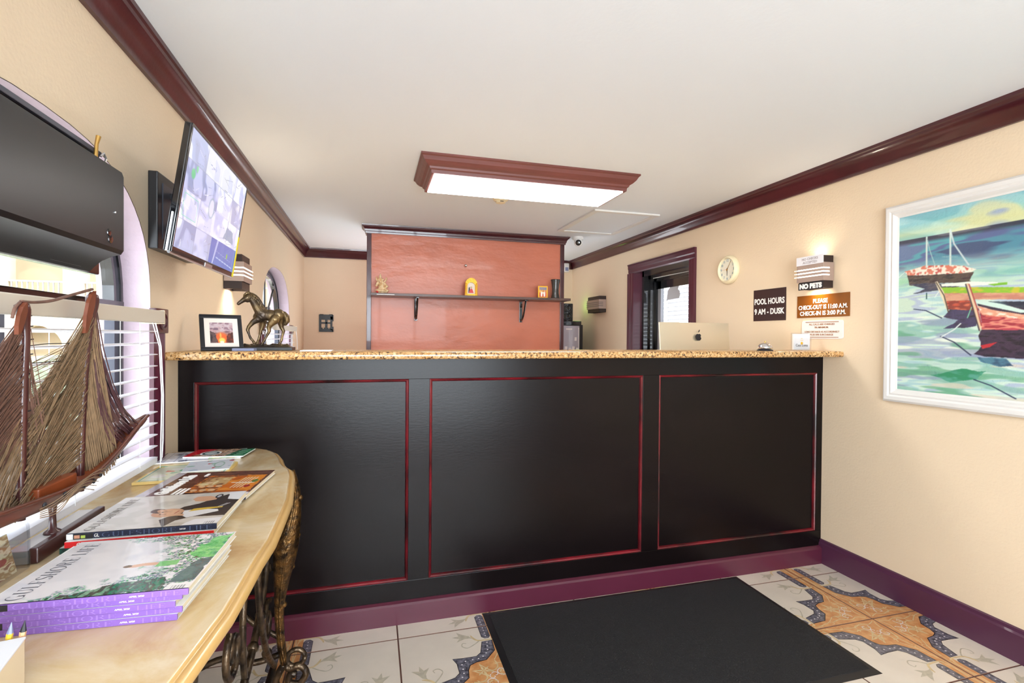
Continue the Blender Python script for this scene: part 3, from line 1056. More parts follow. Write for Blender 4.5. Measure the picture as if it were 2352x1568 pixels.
cv.mix(np.clip((.62 - cv.V) / .3, 0, 1), (120, 60, 40), .7)
cv.ell(.48, .2, .34, .36, (226, 96, 40), .9, soft=.6)
cv.strokes((cv.inside([(0, 0), (0, .58), (.2, .5), (.3, .2), (.35, 0)], .1, 4)), [(52, 40, 44), (88, 66, 66)], 6, 6, 5)
cv.strokes((cv.inside([(1, 0), (1, .5), (.8, .48), (.72, .3), (.66, 0)], .1, 6)), [(72, 34, 30), (120, 50, 34)], 6, 6, 7)
cv.ell(.50, .12, .17, .16, (255, 196, 90), 1, soft=.7); cv.ell(.5, .04, .1, .07, (255, 240, 190), 1, soft=.5)
cv.ell(.45, .36, .05, .16, (255, 180, 90), .8, soft=.7)
pb = .036
M_print = mat_vcol('printed_ink', .35)
M_printg = mat_vcol('glossy_print', .22, coat=.5)
o_ = FMx @ Vector((pb, pb, .0022)); 
put(cv.build('photo', o_, FMx.to_3x3() @ Vector((Wf - 2 * pb, 0, 0)), FMx.to_3x3() @ Vector((0, Hf - 2 * pb, 0)), M_printg), pf)
mb = MB(); mb.tube([FMx @ Vector((Wf / 2, Hf * .7, -.006)), Vector(((BL.x + BR.x) / 2 + .01, 2.50, 1.233))], .004, M_black, 6); put(mb.build('easel_strut'), pf)

# ------------------------------------------------------------------ bronze horse
hs = thing('horse_statue', 'bronze horse statue striding on a rocky base, on the counter beside the sunset photo', 'statue', (-.48, 2.43, 1.231))
HY = 2.43
X0 = P(420 + 1130 / 6.19, 580 + 1345 / 6.19, 'y', HY).x
ZB = 1.2455
KS = .000342


def H(cx, cy, dy=0.0):
    return Vector((X0 + (cx - 1130) * KS, HY + dy, ZB + .004 + (1335 - cy) * KS))


def skin(name, chains, parent, m, sub=2):
    """chains: list of lists of (pos, radius); first chain's first vertex is the root; chains may start with an index tuple ('at', ci, vi)"""
    me = bpy.data.meshes.new(name); vs = []; es = []; rs = []; idx = []
    for c in chains:
        cur = []
        prev = None
        for it in c:
            if it[0] == 'at':
                prev = idx[it[1]][it[2]]; cur.append(prev); continue
            vs.append(it[0]); rs.append(it[1]); k = len(vs) - 1; cur.append(k)
            if prev is not None: es.append((prev, k))
            prev = k
        idx.append(cur)
    me.from_pydata([tuple(v) for v in vs], es, [])
    o = bpy.data.objects.new(name, me); COL.objects.link(o)
    md = o.modifiers.new('skin', 'SKIN'); md.use_smooth_shade = True
    for i, r in enumerate(rs):
        sv = me.skin_vertices[0].data[i]
        sv.radius = r if isinstance(r, tuple) else (r, r)
        sv.use_root = (i == 0)
    md2 = o.modifiers.new('sub', 'SUBSURF'); md2.levels = sub; md2.render_levels = sub
    dg = bpy.context.evaluated_depsgraph_get(); dg.update()
    me2 = bpy.data.meshes.new_from_object(o.evaluated_get(dg))
    bpy.data.objects.remove(o)
    me2.materials.clear(); me2.materials.append(m)
    me2.polygons.foreach_set('use_smooth', [True] * len(me2.polygons))
    o2 = bpy.data.objects.new(name, me2); COL.objects.link(o2)
    if parent: put(o2, parent)
    return o2




def blob(name, parts, parent, m, voxel, it=4, fac=.5):
    """one continuous surface: overlapping tapered limbs and masses fused by a voxel remesh"""
    o = parts.build(name)
    md = o.modifiers.new('fuse', 'REMESH'); md.mode = 'VOXEL'; md.voxel_size = voxel; md.use_smooth_shade = True
    m2 = o.modifiers.new('soft', 'SMOOTH'); m2.factor = fac; m2.iterations = it
    dg = bpy.context.evaluated_depsgraph_get(); dg.update()
    me2 = bpy.data.meshes.new_from_object(o.evaluated_get(dg))
    bpy.data.objects.remove(o)
    me2.materials.clear(); me2.materials.append(m)
    me2.polygons.foreach_set('use_smooth', [True] * len(me2.polygons))
    me2.polygons.foreach_set('material_index', [0] * len(me2.polygons))
    o2 = bpy.data.objects.new(name, me2); COL.objects.link(o2)
    if parent: put(o2, parent)
    return o2


k = KS


def limb(mb, pts):
    ps = [Vector(p[0]) for p in pts]; rs = [p[1] * k for p in pts]
    P_, R_q = [], []
    for i in range(len(ps) - 1):
        for q in range(5):
            f = q / 5; P_.append(ps[i].lerp(ps[i + 1], f)); R_q.append(rs[i] + (rs[i + 1] - rs[i]) * f)
    P_.append(ps[-1]); R_q.append(rs[-1])
    mb.tube(P_, R_q, M_bronze, 12)
    for p, r in zip(ps, rs):
        mb.ball(p, r, M_bronze, 12)


hb = MB()
hb.ball(H(1135, 925, -.002), 88 * k, M_bronze, 16, (1, .80, 1)); hb.ball(H(1225, 935), 82 * k, M_bronze, 16, (1.15, .82, .95)); hb.ball(H(1320, 925), 80 * k, M_bronze, 16, (1, .84, 1)); hb.ball(H(1085, 960, -.003), 66 * k, M_bronze, 14, (1, .9, 1.1))
limb(hb, [(H(1120, 900, -.003), 76), (H(1085, 845, -.005), 66), (H(1050, 785, -.007), 56), (H(1022, 732, -.009), 48), (H(985, 692, -.010), 42)])
limb(hb, [(H(985, 695, -.010), 42), (H(950, 722, -.012), 43), (H(912, 748, -.014), 30), (H(880, 775, -.016), 24), (H(862, 792, -.017), 22)])
hb.ball(H(962, 738, -.012), 38 * k, M_bronze, 12, (1, .8, 1))
limb(hb, [(H(1085, 985, -.014), 50), (H(1030, 1025, -.017), 34), (H(982, 1085, -.018), 24), (H(968, 1125, -.018), 22), (H(985, 1185, -.018), 14), (H(1005, 1235, -.018), 17), (H(1030, 1262, -.018), 15), (H(1045, 1290, -.018), 20)])
limb(hb, [(H(1130, 1000, .012), 50), (H(1125, 1060, .014), 34), (H(1108, 1125, .014), 24), (H(1090, 1195, .014), 15), (H(1078, 1250, .014), 17), (H(1066, 1275, .014), 14), (H(1058, 1312, .014), 22)])
limb(hb, [(H(1290, 985, -.016), 62), (H(1240, 1045, -.019), 42), (H(1215, 1090, -.019), 28), (H(1222, 1140, -.019), 22), (H(1192, 1205, -.019), 15), (H(1162, 1262, -.019), 17), (H(1150, 1282, -.019), 14), (H(1135, 1312, -.019), 22)])
limb(hb, [(H(1345, 970, .012), 60), (H(1345, 1035, .016), 42), (H(1352, 1090, .017), 28), (H(1375, 1135, .017), 22), (H(1360, 1205, .017), 15), (H(1350, 1262, .017), 17), (H(1340, 1282, .017), 14), (H(1325, 1312, .017), 22)])
blob('body', hb, hs, M_bronze, .0021, 4)
tb_ = MB(); limb(tb_, [(H(1368, 890), 20), (H(1395, 905), 26), (H(1418, 945), 36), (H(1428, 1000), 34), (H(1405, 1040), 26), (H(1385, 1055), 12)])
for q in range(5): limb(tb_, [(H(1395 + 4 * q, 905, -.006 + .003 * q), 10), (H(1430 + 4 * q, 960 + 5 * q, -.010 + .005 * q), 12), (H(1425 + 3 * q, 1030 - 8 * q, -.010 + .005 * q), 7)])
blob('tail', tb_, hs, M_bronze, .0018, 2)
mb = MB()
crest = [(975, 650), (1010, 660), (1045, 682), (1078, 715), (1102, 755), (1125, 800), (1145, 842)]
for i in range(19):
    f = i / 18 * (len(crest) - 1.001); j = int(f); g = f - j
    cx_, cy_ = crest[j][0] + (crest[j + 1][0] - crest[j][0]) * g, crest[j][1] + (crest[j + 1][1] - crest[j][1]) * g
    yy = -.010 + .008 * i / 18
    a = H(cx_ - 6, cy_ + 22, yy)
    for sd in (-1, 1):
        mb.tube([a, H(cx_ + 10, cy_ + 2, yy + sd * .003), H(cx_ + 14 + random.random() * 10, cy_ + 34, yy + sd * .012), H(cx_ + 6 + random.random() * 16, cy_ + 66 + random.random() * 16, yy + sd * .017)], [.0042, .005, .004, .0012], M_bronze, 6)
mb.tube([H(990, 655, -.010), H(955, 655, -.014), H(925, 680, -.016), H(915, 705, -.016)], [.007, .007, .004, .001], M_bronze, 6)
put(mb.build('mane', smooth=True), hs)
for dy in (-.020, -.001):
    mb = MB(); mb.tube([H(985, 672, dy), H(980, 648, dy), H(972, 622, dy)], [.0048, .0046, .0006], M_bronze, 6); put(mb.build('ear', smooth=True), hs)
mb = MB(); mb.ball(H(930, 722, -.0265), .0026, M_ink, 8); put(mb.build('eye', smooth=True), hs)
# rocky ground
bm = bmesh.new(); bmesh.ops.create_grid(bm, x_segments=46, y_segments=18, size=1)
nn = fbm(47, 19, 9, 5, 21, 4)
for i, v in enumerate(bm.verts):
    gx, gy = v.co.x, v.co.y
    ed = min(1, (1 - abs(gx)) * 6) * min(1, (1 - abs(gy)) * 4)
    ii = int(round((gx + 1) / 2 * 46)); jj = int(round((gy + 1) / 2 * 18))
    v.co = Vector((X0 + .018 + gx * .104, HY + gy * .036, ZB + ed * (.006 + .022 * max(0, nn[jj, ii] - .3))))
mb = MB(); mb.bm(bm, M_bronze); put(mb.build('rocky_ground'), hs)
pA = P(536, 806, 'y', HY - .05).x
put(MB().bbox(pA, P(671, 806, 'y', HY - .05).x, HY - .05, HY + .05, 1.2315, ZB, M_black, .002).build('plinth'), hs)
xp = P(536, 806, 'y', HY - .09).x
tag(MB().bbox(xp, P(586, 806, 'y', HY - .09).x, HY - .115, HY - .055, 1.2315, 1.2425, M_frost, .002).build('name_plate'), 'small blue-grey slab in front of the horse statue base, by the photo frame', 'plate')

# ================================================================== partition wall with shelf
PYF = 4.65
mb = MB(); mb.box(-.02, 1.80, PYF, PYF + .10, 0, ZC, M_terra)
pt = st(mb.build('wall_partition'))
for x0, x1 in ((-.055, -.015), (1.792, 1.832)):
    MB().bbox(x0, x1, PYF - .012, PYF + .112, 0, 2.22, M_trim, .003).build('corner_post', pt)
mb = MB()
CR2 = [(d, 2.216 + (z - 2.186) * .71) for d, z in CROWN[:-2]] + [(.072, ZC - .0005), (0, ZC - .0005)]
CR2 = [(d * .62, z) for d, z in CR2]
x0, x1, y0, y1 = -.055, 1.832, PYF - .012, PYF + .112
for i in range(len(CR2) - 1):
    (d0, z0), (d1, z1) = CR2[i], CR2[i + 1]
    c0_ = [(x0 - d0, y0 - d0, z0), (x1 + d0, y0 - d0, z0), (x1 + d0, y1 + d0, z0), (x0 - d0, y1 + d0, z0)]
    c1_ = [(x0 - d1, y0 - d1, z1), (x1 + d1, y0 - d1, z1), (x1 + d1, y1 + d1, z1), (x0 - d1, y1 + d1, z1)]
    for k_ in range(4):
        j = (k_ + 1) % 4
        mb.add([c0_[k_], c0_[j], c1_[j], c1_[k_]], [(0, 1, 2, 3)], M_trim)
mb.build('crown_moulding', pt)
sh = thing('wall_shelf', 'long dark wooden shelf on two black brackets on the terracotta wall', 'shelf', (.9, PYF, 1.64))
put(MB().bbox(-.018, 1.815, 4.42, PYF - .0005, 1.645, 1.668, M_shelf, .002).build('shelf_board'), sh)
put(MB().box(.03, .18, 4.416, 4.42, 1.652, 1.657, M_white).build('white_strip'), sh)
for xb in (.38, 1.385):
    mb = MB()
    mb.bbox(xb - .014, xb + .014, PYF - .012, PYF, 1.44, 1.645, M_gloss, .002)
    mb.bbox(xb - .014, xb + .014, 4.45, PYF, 1.633, 1.645, M_gloss, .002)
    c = []
    for q in range(13):
        t = q / 12
        c.append((xb, PYF - .01 - .16 * t ** 1.1, 1.455 + .175 * t ** 2.2))
    mb.tube(c, .009, M_gloss, 8)
    mb.tube([(xb, PYF - .03 - .016 * math.cos(a), 1.60 + .016 * math.sin(a)) for a in [i * .5 for i in range(13)]], .005, M_gloss, 6)
    put(mb.build('bracket'), sh)
mb = MB(); mb.ball((.84, PYF - .014, 1.965), .015, M_chrome, 14); mb.lathe([(.008, 0), (.008, .02)], M_chrome, 12, Matrix.Translation((.84, PYF, 1.965)) @ Matrix.Rotation(math.pi / 2, 4, 'X'))
tag(mb.build('wall_peg', smooth=True), 'small silver knob peg sticking out of the terracotta wall', 'peg')

# figures on the shelf
SZ = 1.668
sy_ = 4.50
M_bone = mat('ivory_figurine', rgb(232, 208, 170), .5, c2=rgb(196, 150, 100), vscale=40, bump=.5, bscale=90)
M_red = mat('red_paint', rgb(200, 40, 44), .45)
fg = thing('seated_figurine', 'ivory carved seated deity figurine with a red offering, at the left end of the shelf', 'figurine', (P(875, 670, 'y', sy_).x, sy_, SZ))
fx = P(877, 670, 'y', sy_).x
mb = MB(); mb.lathe([(.05, 0), (.052, .008), (.045, .014)], M_bone, 20, Matrix.Translation((fx, sy_, SZ)) @ Matrix.Diagonal((1, .7, 1, 1))); put(mb.build('pedestal', smooth=True), fg)
V = lambda x, y, z: Vector((fx + x, sy_ + y, SZ + z))
fb = MB()
for (x, y, z, r, sx_, sz_) in ((.004, 0, .036, .036, 1.1, .8), (.0, -.004, .066, .030, 1, 1), (-.006, -.004, .094, .022, 1, 1), (-.012, -.008, .118, .020, 1, 1), (-.014, -.006, .140, .014, .9, 1.3), (-.012, -.004, .160, .008, .8, 1.6),
                           (.040, -.014, .026, .016, 1.4, .8), (-.034, -.014, .026, .016, 1.4, .8), (.026, -.008, .082, .013, 1, 1), (-.034, -.008, .086, .013, 1, 1), (.006, -.012, .120, .012, 1, .8), (-.032, -.010, .120, .011, 1, .8)):
    fb.ball(V(x, y, z), r, M_bone, 12, (1, 1, 1)) if 0 else fb.ball((0, 0, 0), r, M_bone, 12, (sx_, 1, sz_), Matrix.Translation(V(x, y, z)))
for pts_, rr in (([(.026, -.008, .082), (.046, -.016, .060), (.030, -.030, .050)], .010), ([(-.034, -.008, .086), (-.046, -.018, .066), (-.036, -.028, .092)], .009), ([(.020, 0, .100), (.036, -.004, .120), (.038, -.004, .136)], .007), ([(-.030, 0, .104), (-.046, -.004, .122), (-.044, -.004, .140)], .007), ([(-.014, -.026, .116), (-.010, -.032, .094), (.006, -.030, .078)], .007), ([(.044, -.02, .024), (.010, -.036, .020), (-.034, -.03, .022)], .012)):
    fb.tube([V(*p_) for p_ in pts_], rr, M_bone, 10); [fb.ball(V(*p_), rr, M_bone, 8) for p_ in pts_]
blob('body', fb, fg, M_bone, .0024, 2)
mb = MB(); mb.ball((fx - .038, sy_ - .03, SZ + .014), .012, M_red, 10); put(mb.build('red_offering', smooth=True), fg)

ax = P(1082, 660, 'y', sy_).x
al = thing('shrine_frame', 'golden arched miniature shrine standing at the middle of the shelf', 'ornament', (ax, sy_, SZ))
M_gold2 = mat('bright_gold', rgb(236, 178, 50), .35, metal=.35, bump=.4, bscale=120)
mb = MB()
def archp(w_, zs_, h_, n=14): return [(w_ * math.cos(math.pi * i / n), zs_ + h_ * math.sin(math.pi * i / n)) for i in range(n + 1)]
A_ = [(.058, 0)] + archp(.056, .105, .062) + [(-.058, 0)]; B_ = [(.036, .02)] + archp(.036, .09, .036) + [(-.036, .02)]
A2 = [(ax + a, SZ + b) for a, b in A_]; B2 = [(ax + a, SZ + b) for a, b in B_]
for i in range(len(A2) - 1):
    a, b, c, d = A2[i], A2[i + 1], B2[i + 1], B2[i]
    vs = [(p[0], sy_ - .012, p[1]) for p in (a, b, c, d)] + [(p[0], sy_ + .012, p[1]) for p in (a, b, c, d)]
    mb.add(vs, [(0, 1, 2, 3), (7, 6, 5, 4), (0, 4, 5, 1), (3, 2, 6, 7)], M_gold2)
mb.box(ax - .058, ax + .058, sy_ - .02, sy_ + .014, SZ, SZ + .02, M_gold2)
put(mb.build('frame'), al)
for s_ in (-1, 1):
    mb = MB()
    mb.lathe([(.011, 0), (.009, .01), (.008, .05), (.009, .095), (.012, .1), (.006, .112), (.001, .12)], M_gold2, 12, Matrix.Translation((ax + s_ * .048, sy_ - .018, SZ)))
    put(mb.build('column', smooth=True), al)
mb = MB(); mb.box(ax - .038, ax + .038, sy_ + .004, sy_ + .01, SZ + .02, SZ + .125, mat('ivory_mount', rgb(226, 216, 206), .7)); put(mb.build('backplate'), al)
mb = MB()
mb.prism([(ax - .022, SZ + .03), (ax + .024, SZ + .03), (ax + .012, SZ + .062), (ax + .004, SZ + .07), (ax - .012, SZ + .058)], 'y', sy_ - .004, sy_ + .004, M_red)
mb.prism([(ax - .024, SZ + .03), (ax - .004, SZ + .03), (ax - .014, SZ + .085), (ax - .022, SZ + .075)], 'y', sy_ - .002, sy_ + .0045, M_ink)
mb.ball((ax + .002, sy_ - .002, SZ + .080), .009, M_bone, 10)
put(mb.build('icon'), al)

fx0, fx1 = P(1236, 684, 'y', sy_).x, P(1258, 684, 'y', sy_).x
ic = thing('icon_picture', 'small yellow framed picture with two white figures, on the shelf beside the black vase', 'picture', ((fx0 + fx1) / 2, sy_, SZ))
h_ = .118
put(MB().bbox(fx0, fx1, sy_, sy_ + .012, SZ, SZ + h_, M_gold2, .002).build('frame'), ic)
cv = Canvas(40, 52, (220, 100, 70)); cv.strokes((cv.V > .72) * 1.0, [(110, 120, 170), (150, 140, 150)], 3, 3, 2); cv.strokes(((cv.V < .72) & (cv.V > .45)) * 1.0, [(216, 130, 80), (236, 190, 90)], 6, 4, 3)
cv.ell(.3, .3, .12, .26, (250, 240, 230)); cv.ell(.7, .3, .12, .26, (250, 240, 230)); cv.ell(.5, .42, .3, .06, (250, 240, 230)); cv.ell(.3, .58, .07, .06, (230, 180, 150)); cv.ell(.7, .58, .07, .06, (230, 180, 150))
put(cv.build('print', (fx0 + .012, sy_ - .0008, SZ + .012), (fx1 - fx0 - .024, 0, 0), (0, 0, h_ - .024), M_print), ic)
put(MB().box((fx0 + fx1) / 2 - .01, (fx0 + fx1) / 2 + .01, sy_ + .012, sy_ + .05, SZ, SZ + .004, M_gold2).build('stand_foot'), ic)

vx = P(1275.5, 684, 'y', sy_).x
M_vase = mat('black_ceramic', rgb(48, 46, 44), .25, coat=.4, bump=.1, bscale=60)
vs_ = tag(MB().lathe([(.040, 0), (.041, .01), (.034, .05), (.033, .09), (.038, .14), (.046, .175), (.047, .182), (.043, .182), (.038, .15), (.03, .10), (.001, .095)], M_vase, 28, Matrix.Translation((vx, sy_, SZ))).build('waisted_vase', smooth=True),
          'black waisted ceramic vase at the right end of the shelf', 'vase')

# ================================================================== ceiling things
lx0, lx1, ly0, ly1 = .246, 1.560, 2.705, 3.215
lt = thing('ceiling_light', 'long fluorescent ceiling light in a flared maroon wooden frame', 'ceiling light', ((lx0 + lx1) / 2, (ly0 + ly1) / 2, ZC))
mb = MB()
LP = [(0, ZC), (0, ZC - .010), (.008, ZC - .016), (.018, ZC - .034), (.034, ZC - .050), (.048, ZC - .058), (.052, ZC - .068), (.060, ZC - .074), (.062, ZC - .092), (.080, ZC - .092), (.080, ZC - .02)]
LP = [(d, z + .0) for d, z in LP]
for i in range(len(LP) - 1):
    (d0, z0), (d1, z1) = LP[i], LP[i + 1]
    a = [(lx0 + d0, ly0 + d0, z0), (lx1 - d0, ly0 + d0, z0), (lx1 - d0, ly1 - d0, z0), (lx0 + d0, ly1 - d0, z0)]
    b = [(lx0 + d1, ly0 + d1, z1), (lx1 - d1, ly0 + d1, z1), (lx1 - d1, ly1 - d1, z1), (lx0 + d1, ly1 - d1, z1)]
    for k_ in range(4):
        j = (k_ + 1) % 4
        mb.add([a[k_], a[j], b[j], b[k_]], [(0, 1, 2, 3)], mat('mahogany_light_frame', rgb(112, 60, 54), .4, var=.2, vscale=5, stretch=(.6, 6, 6)))
put(mb.build('frame'), lt)
put(MB().bbox(lx0 + .078, lx1 - .078, ly0 + .078, ly1 - .078, ZC - .097, ZC - .085, M_diff, .003).build('diffuser'), lt)

mb = MB(); T = Matrix.Translation((P(1150, 460, 'z', ZC - .02).x, P(1150, 460, 'z', ZC - .02).y, ZC))
sd = thing('smoke_detector', 'round cream smoke detector on the ceiling behind the long light', 'smoke detector', T.translation)
mb.lathe([(.055, -.0), (.057, -.012), (.050, -.022), (.036, -.030), (.034, -.038), (.02, -.042), (.001, -.042)], M_cream, 28, T); put(mb.build('casing', auto=.7), sd)
put(MB().box(T.translation.x - .012, T.translation.x + .012, T.translation.y - .0385, T.translation.y - .034, ZC - .037, ZC - .033, M_ink).build('vent_slot'), sd)

ht = thing('ceiling_hatch', 'white square access hatch with raised trim on the ceiling near the right wall', 'hatch', (1.93, 3.93, ZC))
hx0, hx1, hy0, hy1 = 1.645, 2.215, 3.535, 4.34
put(MB().box(hx0 + .05, hx1 - .05, hy0 + .05, hy1 - .05, ZC - .006, ZC - .0005, M_ceil).build('hatch_panel'), ht)
for (a, b, c, d) in ((hx0, hx1, hy0, hy0 + .045), (hx0, hx1, hy1 - .045, hy1), (hx0, hx0 + .045, hy0 + .045, hy1 - .045), (hx1 - .045, hx1, hy0 + .045, hy1 - .045)):
    put(MB().bbox(a, b, c, d, ZC - .014, ZC - .0003, M_white, .003).build('trim_strip'), ht)

cc = P(1329, 552, 'y', 4.56)
dc = thing('security_camera', 'white dome security camera with a black lens on the ceiling right of the terracotta wall', 'camera', (cc.x, 4.58, ZC))
T = Matrix.Translation((cc.x, 4.58, ZC))
mb = MB(); mb.lathe([(.052, 0), (.054, -.02), (.046, -.032), (.03, -.036), (.001, -.036)], M_white, 28, T); put(mb.build('mounting_base', auto=.8), dc)
mb = MB(); mb.ball((cc.x, 4.565, ZC - .058), .043, M_white, 20); put(mb.build('dome', smooth=True), dc)
ld = (Vector((0, 0, 1.3)) - Vector((cc.x, 4.565, ZC - .058))).normalized()
RMl = Matrix.Translation(Vector((cc.x, 4.565, ZC - .058)) + ld * .030) @ ld.to_track_quat('Z', 'Y').to_matrix().to_4x4()
mb = MB(); mb.lathe([(.027, 0), (.029, .008), (.026, .014), (.012, .016), (.001, .0165)], M_gloss, 24, RMl); put(mb.build('lens', smooth=True), dc)

sn = P(1304, 613, 'y', 6.0)
ms = thing('motion_sensor', 'small white motion sensor in the back corner under the crown moulding', 'sensor', (sn.x, YB, sn.z))
put(MB().bbox(sn.x - .035, sn.x + .035, YB - .07, YB, sn.z - .06, sn.z + .055, M_white, .012).build('body'), ms)
put(MB().bbox(sn.x - .022, sn.x + .022, YB - .075, YB - .068, sn.z - .045, sn.z + .0, M_frost, .003).build('lens_window'), ms)

# plaque on the back wall
g0, g1 = P(733, 722, 'y', YB), P(766, 762, 'y', YB)
gw, gh = g1.x - g0.x, g0.z - g1.z
mb = MB()
def R_(a, b, c, d): mb.bbox(g0.x + a * gw, g0.x + b * gw, YB - .012, YB, g1.z + c * gh, g1.z + d * gh, M_black, .0015)
R_(0, .16, 0, 1); R_(.14, .96, 0, .17); R_(.14, .96, .70, 1); R_(.42, .58, .15, .72); R_(.14, .80, .47, .56); R_(.78, .92, .1, .9); R_(.90, 1, .0, .30); R_(.90, 1, .62, .98); R_(.04, .3, .96, 1.02); R_(.7, .95, .96, 1.02)
R_(.16, .24, .15, .24); R_(.34, .43, .15, .24); R_(.57, .65, .15, .24); R_(.72, .8, .15, .24)
tag(mb.build('bracket_plaque'), 'black window shaped metal plate on the back wall left of the terracotta wall', 'wall plate')

# ================================================================== door in the right wall
dr = bpy.data.objects.new('door_1', None); COL.objects.link(dr); dr.location = (XR, 4.03, 0); dr['kind'] = 'structure'
cas = [(0, .0), (.006, .0), (.010, .012), (.020, .018), (.020, .07), (.026, .078), (.026, .095), (0, .095)]   # (out from wall, across)
mb = MB()
OY0, OY1, OZ = DY0 - .09, DY1 + .09, DZ + .085
prof = [(0, 0), (.008, 0), (.014, .012), (.014, .040), (.020, .050), (.020, .078), (.026, .084), (.026, .092), (0, .092)]
def casing_v(y_in, sgn, name):
    mb = MB(); mb.prism([(XR - o, y_in + sgn * a) for o, a in prof], 'z', 0, DZ, M_purple); put(mb.build(name), dr)
casing_v(DY0, -1, 'casing'); casing_v(DY1, 1, 'casing')
mb = MB(); pr = [(XR - o, DZ + a) for o, a in prof]; mb.prism(pr, 'y', DY0 - .092, DY1 + .092, M_purple); put(mb.build('head_casing'), dr)
mb = MB()
JX = 2.615
mb.box(XR, JX, DY1 - .001, DY1 + .02, 0, DZ, M_purple); mb.box(XR, JX, DY0 - .02, DY0 + .001, 0, DZ, M_purple); mb.box(XR, JX, DY0, DY1, DZ - .001, DZ + .02, M_gloss)
put(mb.build('jamb'), dr)
mb = MB()
for (xa, xb_, w_) in ((JX, JX + .06, .035), (JX + .06, JX + .11, .062), (JX + .11, JX + .15, .085)):
    mb.box(xa, xb_, DY1 - w_, DY1 + .02, 0, DZ, M_gloss); mb.box(xa, xb_, DY0 - .02, DY0 + w_, 0, DZ, M_gloss); mb.box(xa, xb_, DY0, DY1, DZ - w_, DZ + .02, M_gloss)
put(mb.build('door_frame'), dr)
LX = JX + .13
mb = MB()
a, b = DY0 + .085, DY1 - .085
M_leaf = mat('grey_door_stile', rgb(176, 178, 186), .4)
mb.box(LX, LX + .035, b - .05, b, 0, DZ - .085, M_leaf); mb.box(LX, LX + .035, a, a + .05, 0, DZ - .085, M_gloss); mb.box(LX, LX + .035, a, b, DZ - .16, DZ - .085, M_gloss); mb.box(LX, LX + .035, a, b, 0, .25, M_gloss)
put(mb.build('door_leaf'), dr)
put(MB().box(LX + .015, LX + .019, a + .04, b - .04, .24, DZ - .15, M_glass).build('glass_pane'), dr)
mb = MB(); mb.box(JX + .05, JX + .054, DY0 + .1, DY1 - .12, DZ - .062, DZ - .056, M_white); put(mb.build('head_strip'), dr)
# blind behind the door glass
t = thing('door_blind', 'white slatted blind behind the glass of the black door', 'blind', (LX + .07, 4.03, 1.0))
put(MB().box(LX + .045, LX + .09, a - .02, b + .02, DZ - .13, DZ - .095, M_slat).build('headrail'), t)
sm = MB(); Ls = (b - a) / 2 + .02
sm.prism([(-.024, -.002), (0, .002), (.024, -.002), (.024, -.0005), (0, .0035), (-.024, -.0005)], 'y', -Ls, Ls, M_slat)
s0 = None
for k_ in range(42):
    z = DZ - .15 - k_ * .041
    if s0 is None: s0 = sm.build('slat', auto=.9); s_ = s0
    else: s_ = s0.copy(); COL.objects.link(s_)
    s_.parent = t; s_.location = Vector((LX + .067, 4.035, z)) - Vector(t.location); s_.rotation_euler = (0, math.radians(42), 0)
mb = MB()
for yy in (a + .12, b - .12):
    mb.tube([(LX + .04, yy, DZ - .1), (LX + .04, yy, .1)], .0015, M_cord, 5)
put(mb.build('ladder_cord'), t)
# torn paper stuck on the glass
q0 = [(1531, 692), (1534, 668), (1541, 656), (1543, 652), (1553, 652), (1556, 646), (1560, 654), (1557, 664), (1561, 668), (1562, 676), (1560, 684), (1548, 686), (1538, 688), (1534, 688)]
pts = [P(x, y, 'x', LX + .012) for x, y in q0]
mb = MB(); mb.prism([(p.y, p.z) for p in pts], 'x', LX + .0118, LX + .0138, mat('grey_backlit_paper', rgb(206, 208, 214), .8))
tag(mb.build('torn_poster'), 'torn grey paper stuck on the glass of the black door', 'paper')

# ================================================================== right wall
def wall_M(y, z, off=.001):
    """local x runs to the viewer's right along the wall, local y up, local z off the wall"""
    return frame_M((XR - off, y, z), (0, -1, 0), (0, 0, 1))

ck = P(1670, 619, 'x', 2.50)
cl = thing('wall_clock', 'round cream wall clock with blue numerals on the right wall', 'clock', (XR, ck.y, ck.z))
CM = wall_M(ck.y, ck.z, 0)
RC = .103
mb = MB(); mb.lathe([(RC, 0), (RC + .003, .008), (RC, .022), (RC - .006, .032), (RC - .016, .036), (RC - .022, .030), (RC - .023, .021)], M_cream, 40, CM, cap=False)
put(mb.build('case', auto=.9), cl)
face = MB().lathe([(RC - .02, .022), (.001, .0222)], mat('clock_face_ivory', rgb(232, 228, 210), .5), 40, CM).build('dial'); put(face, cl)
M_blue = mat('steel_blue_ink', rgb(84, 128, 150), .5)
for h in range(1, 13):
    an = math.pi / 2 - h * math.pi / 6
    text(str(h), .026, M_blue, face, CM @ Matrix.Translation((.066 * math.cos(an), .066 * math.sin(an), .0226)), 'numeral', sx=.9)
def hand(name, deg, L, w_, z, m):
    an = math.radians(90 - deg)
    M_ = CM @ Matrix.Rotation(an, 4, 'Z')
    o = MB().prism([(-.012, -w_), (L, -w_ * .5), (L, w_ * .5), (-.012, w_)], 'z', z, z + .001, m, M_).build(name); put(o, cl)
hand('minute_hand', 30 * 1.1, .068, .0022, .0245, M_brass); hand('hour_hand', 180, .045, .003, .0235, M_ink); hand('second_hand', 270, .05, .001, .026, mat('copper_red', rgb(206, 120, 90), .4))
put(MB().lathe([(.005, .024), (.005, .029), (.001, .03)], M_brass, 14, CM).build('hub'), cl)

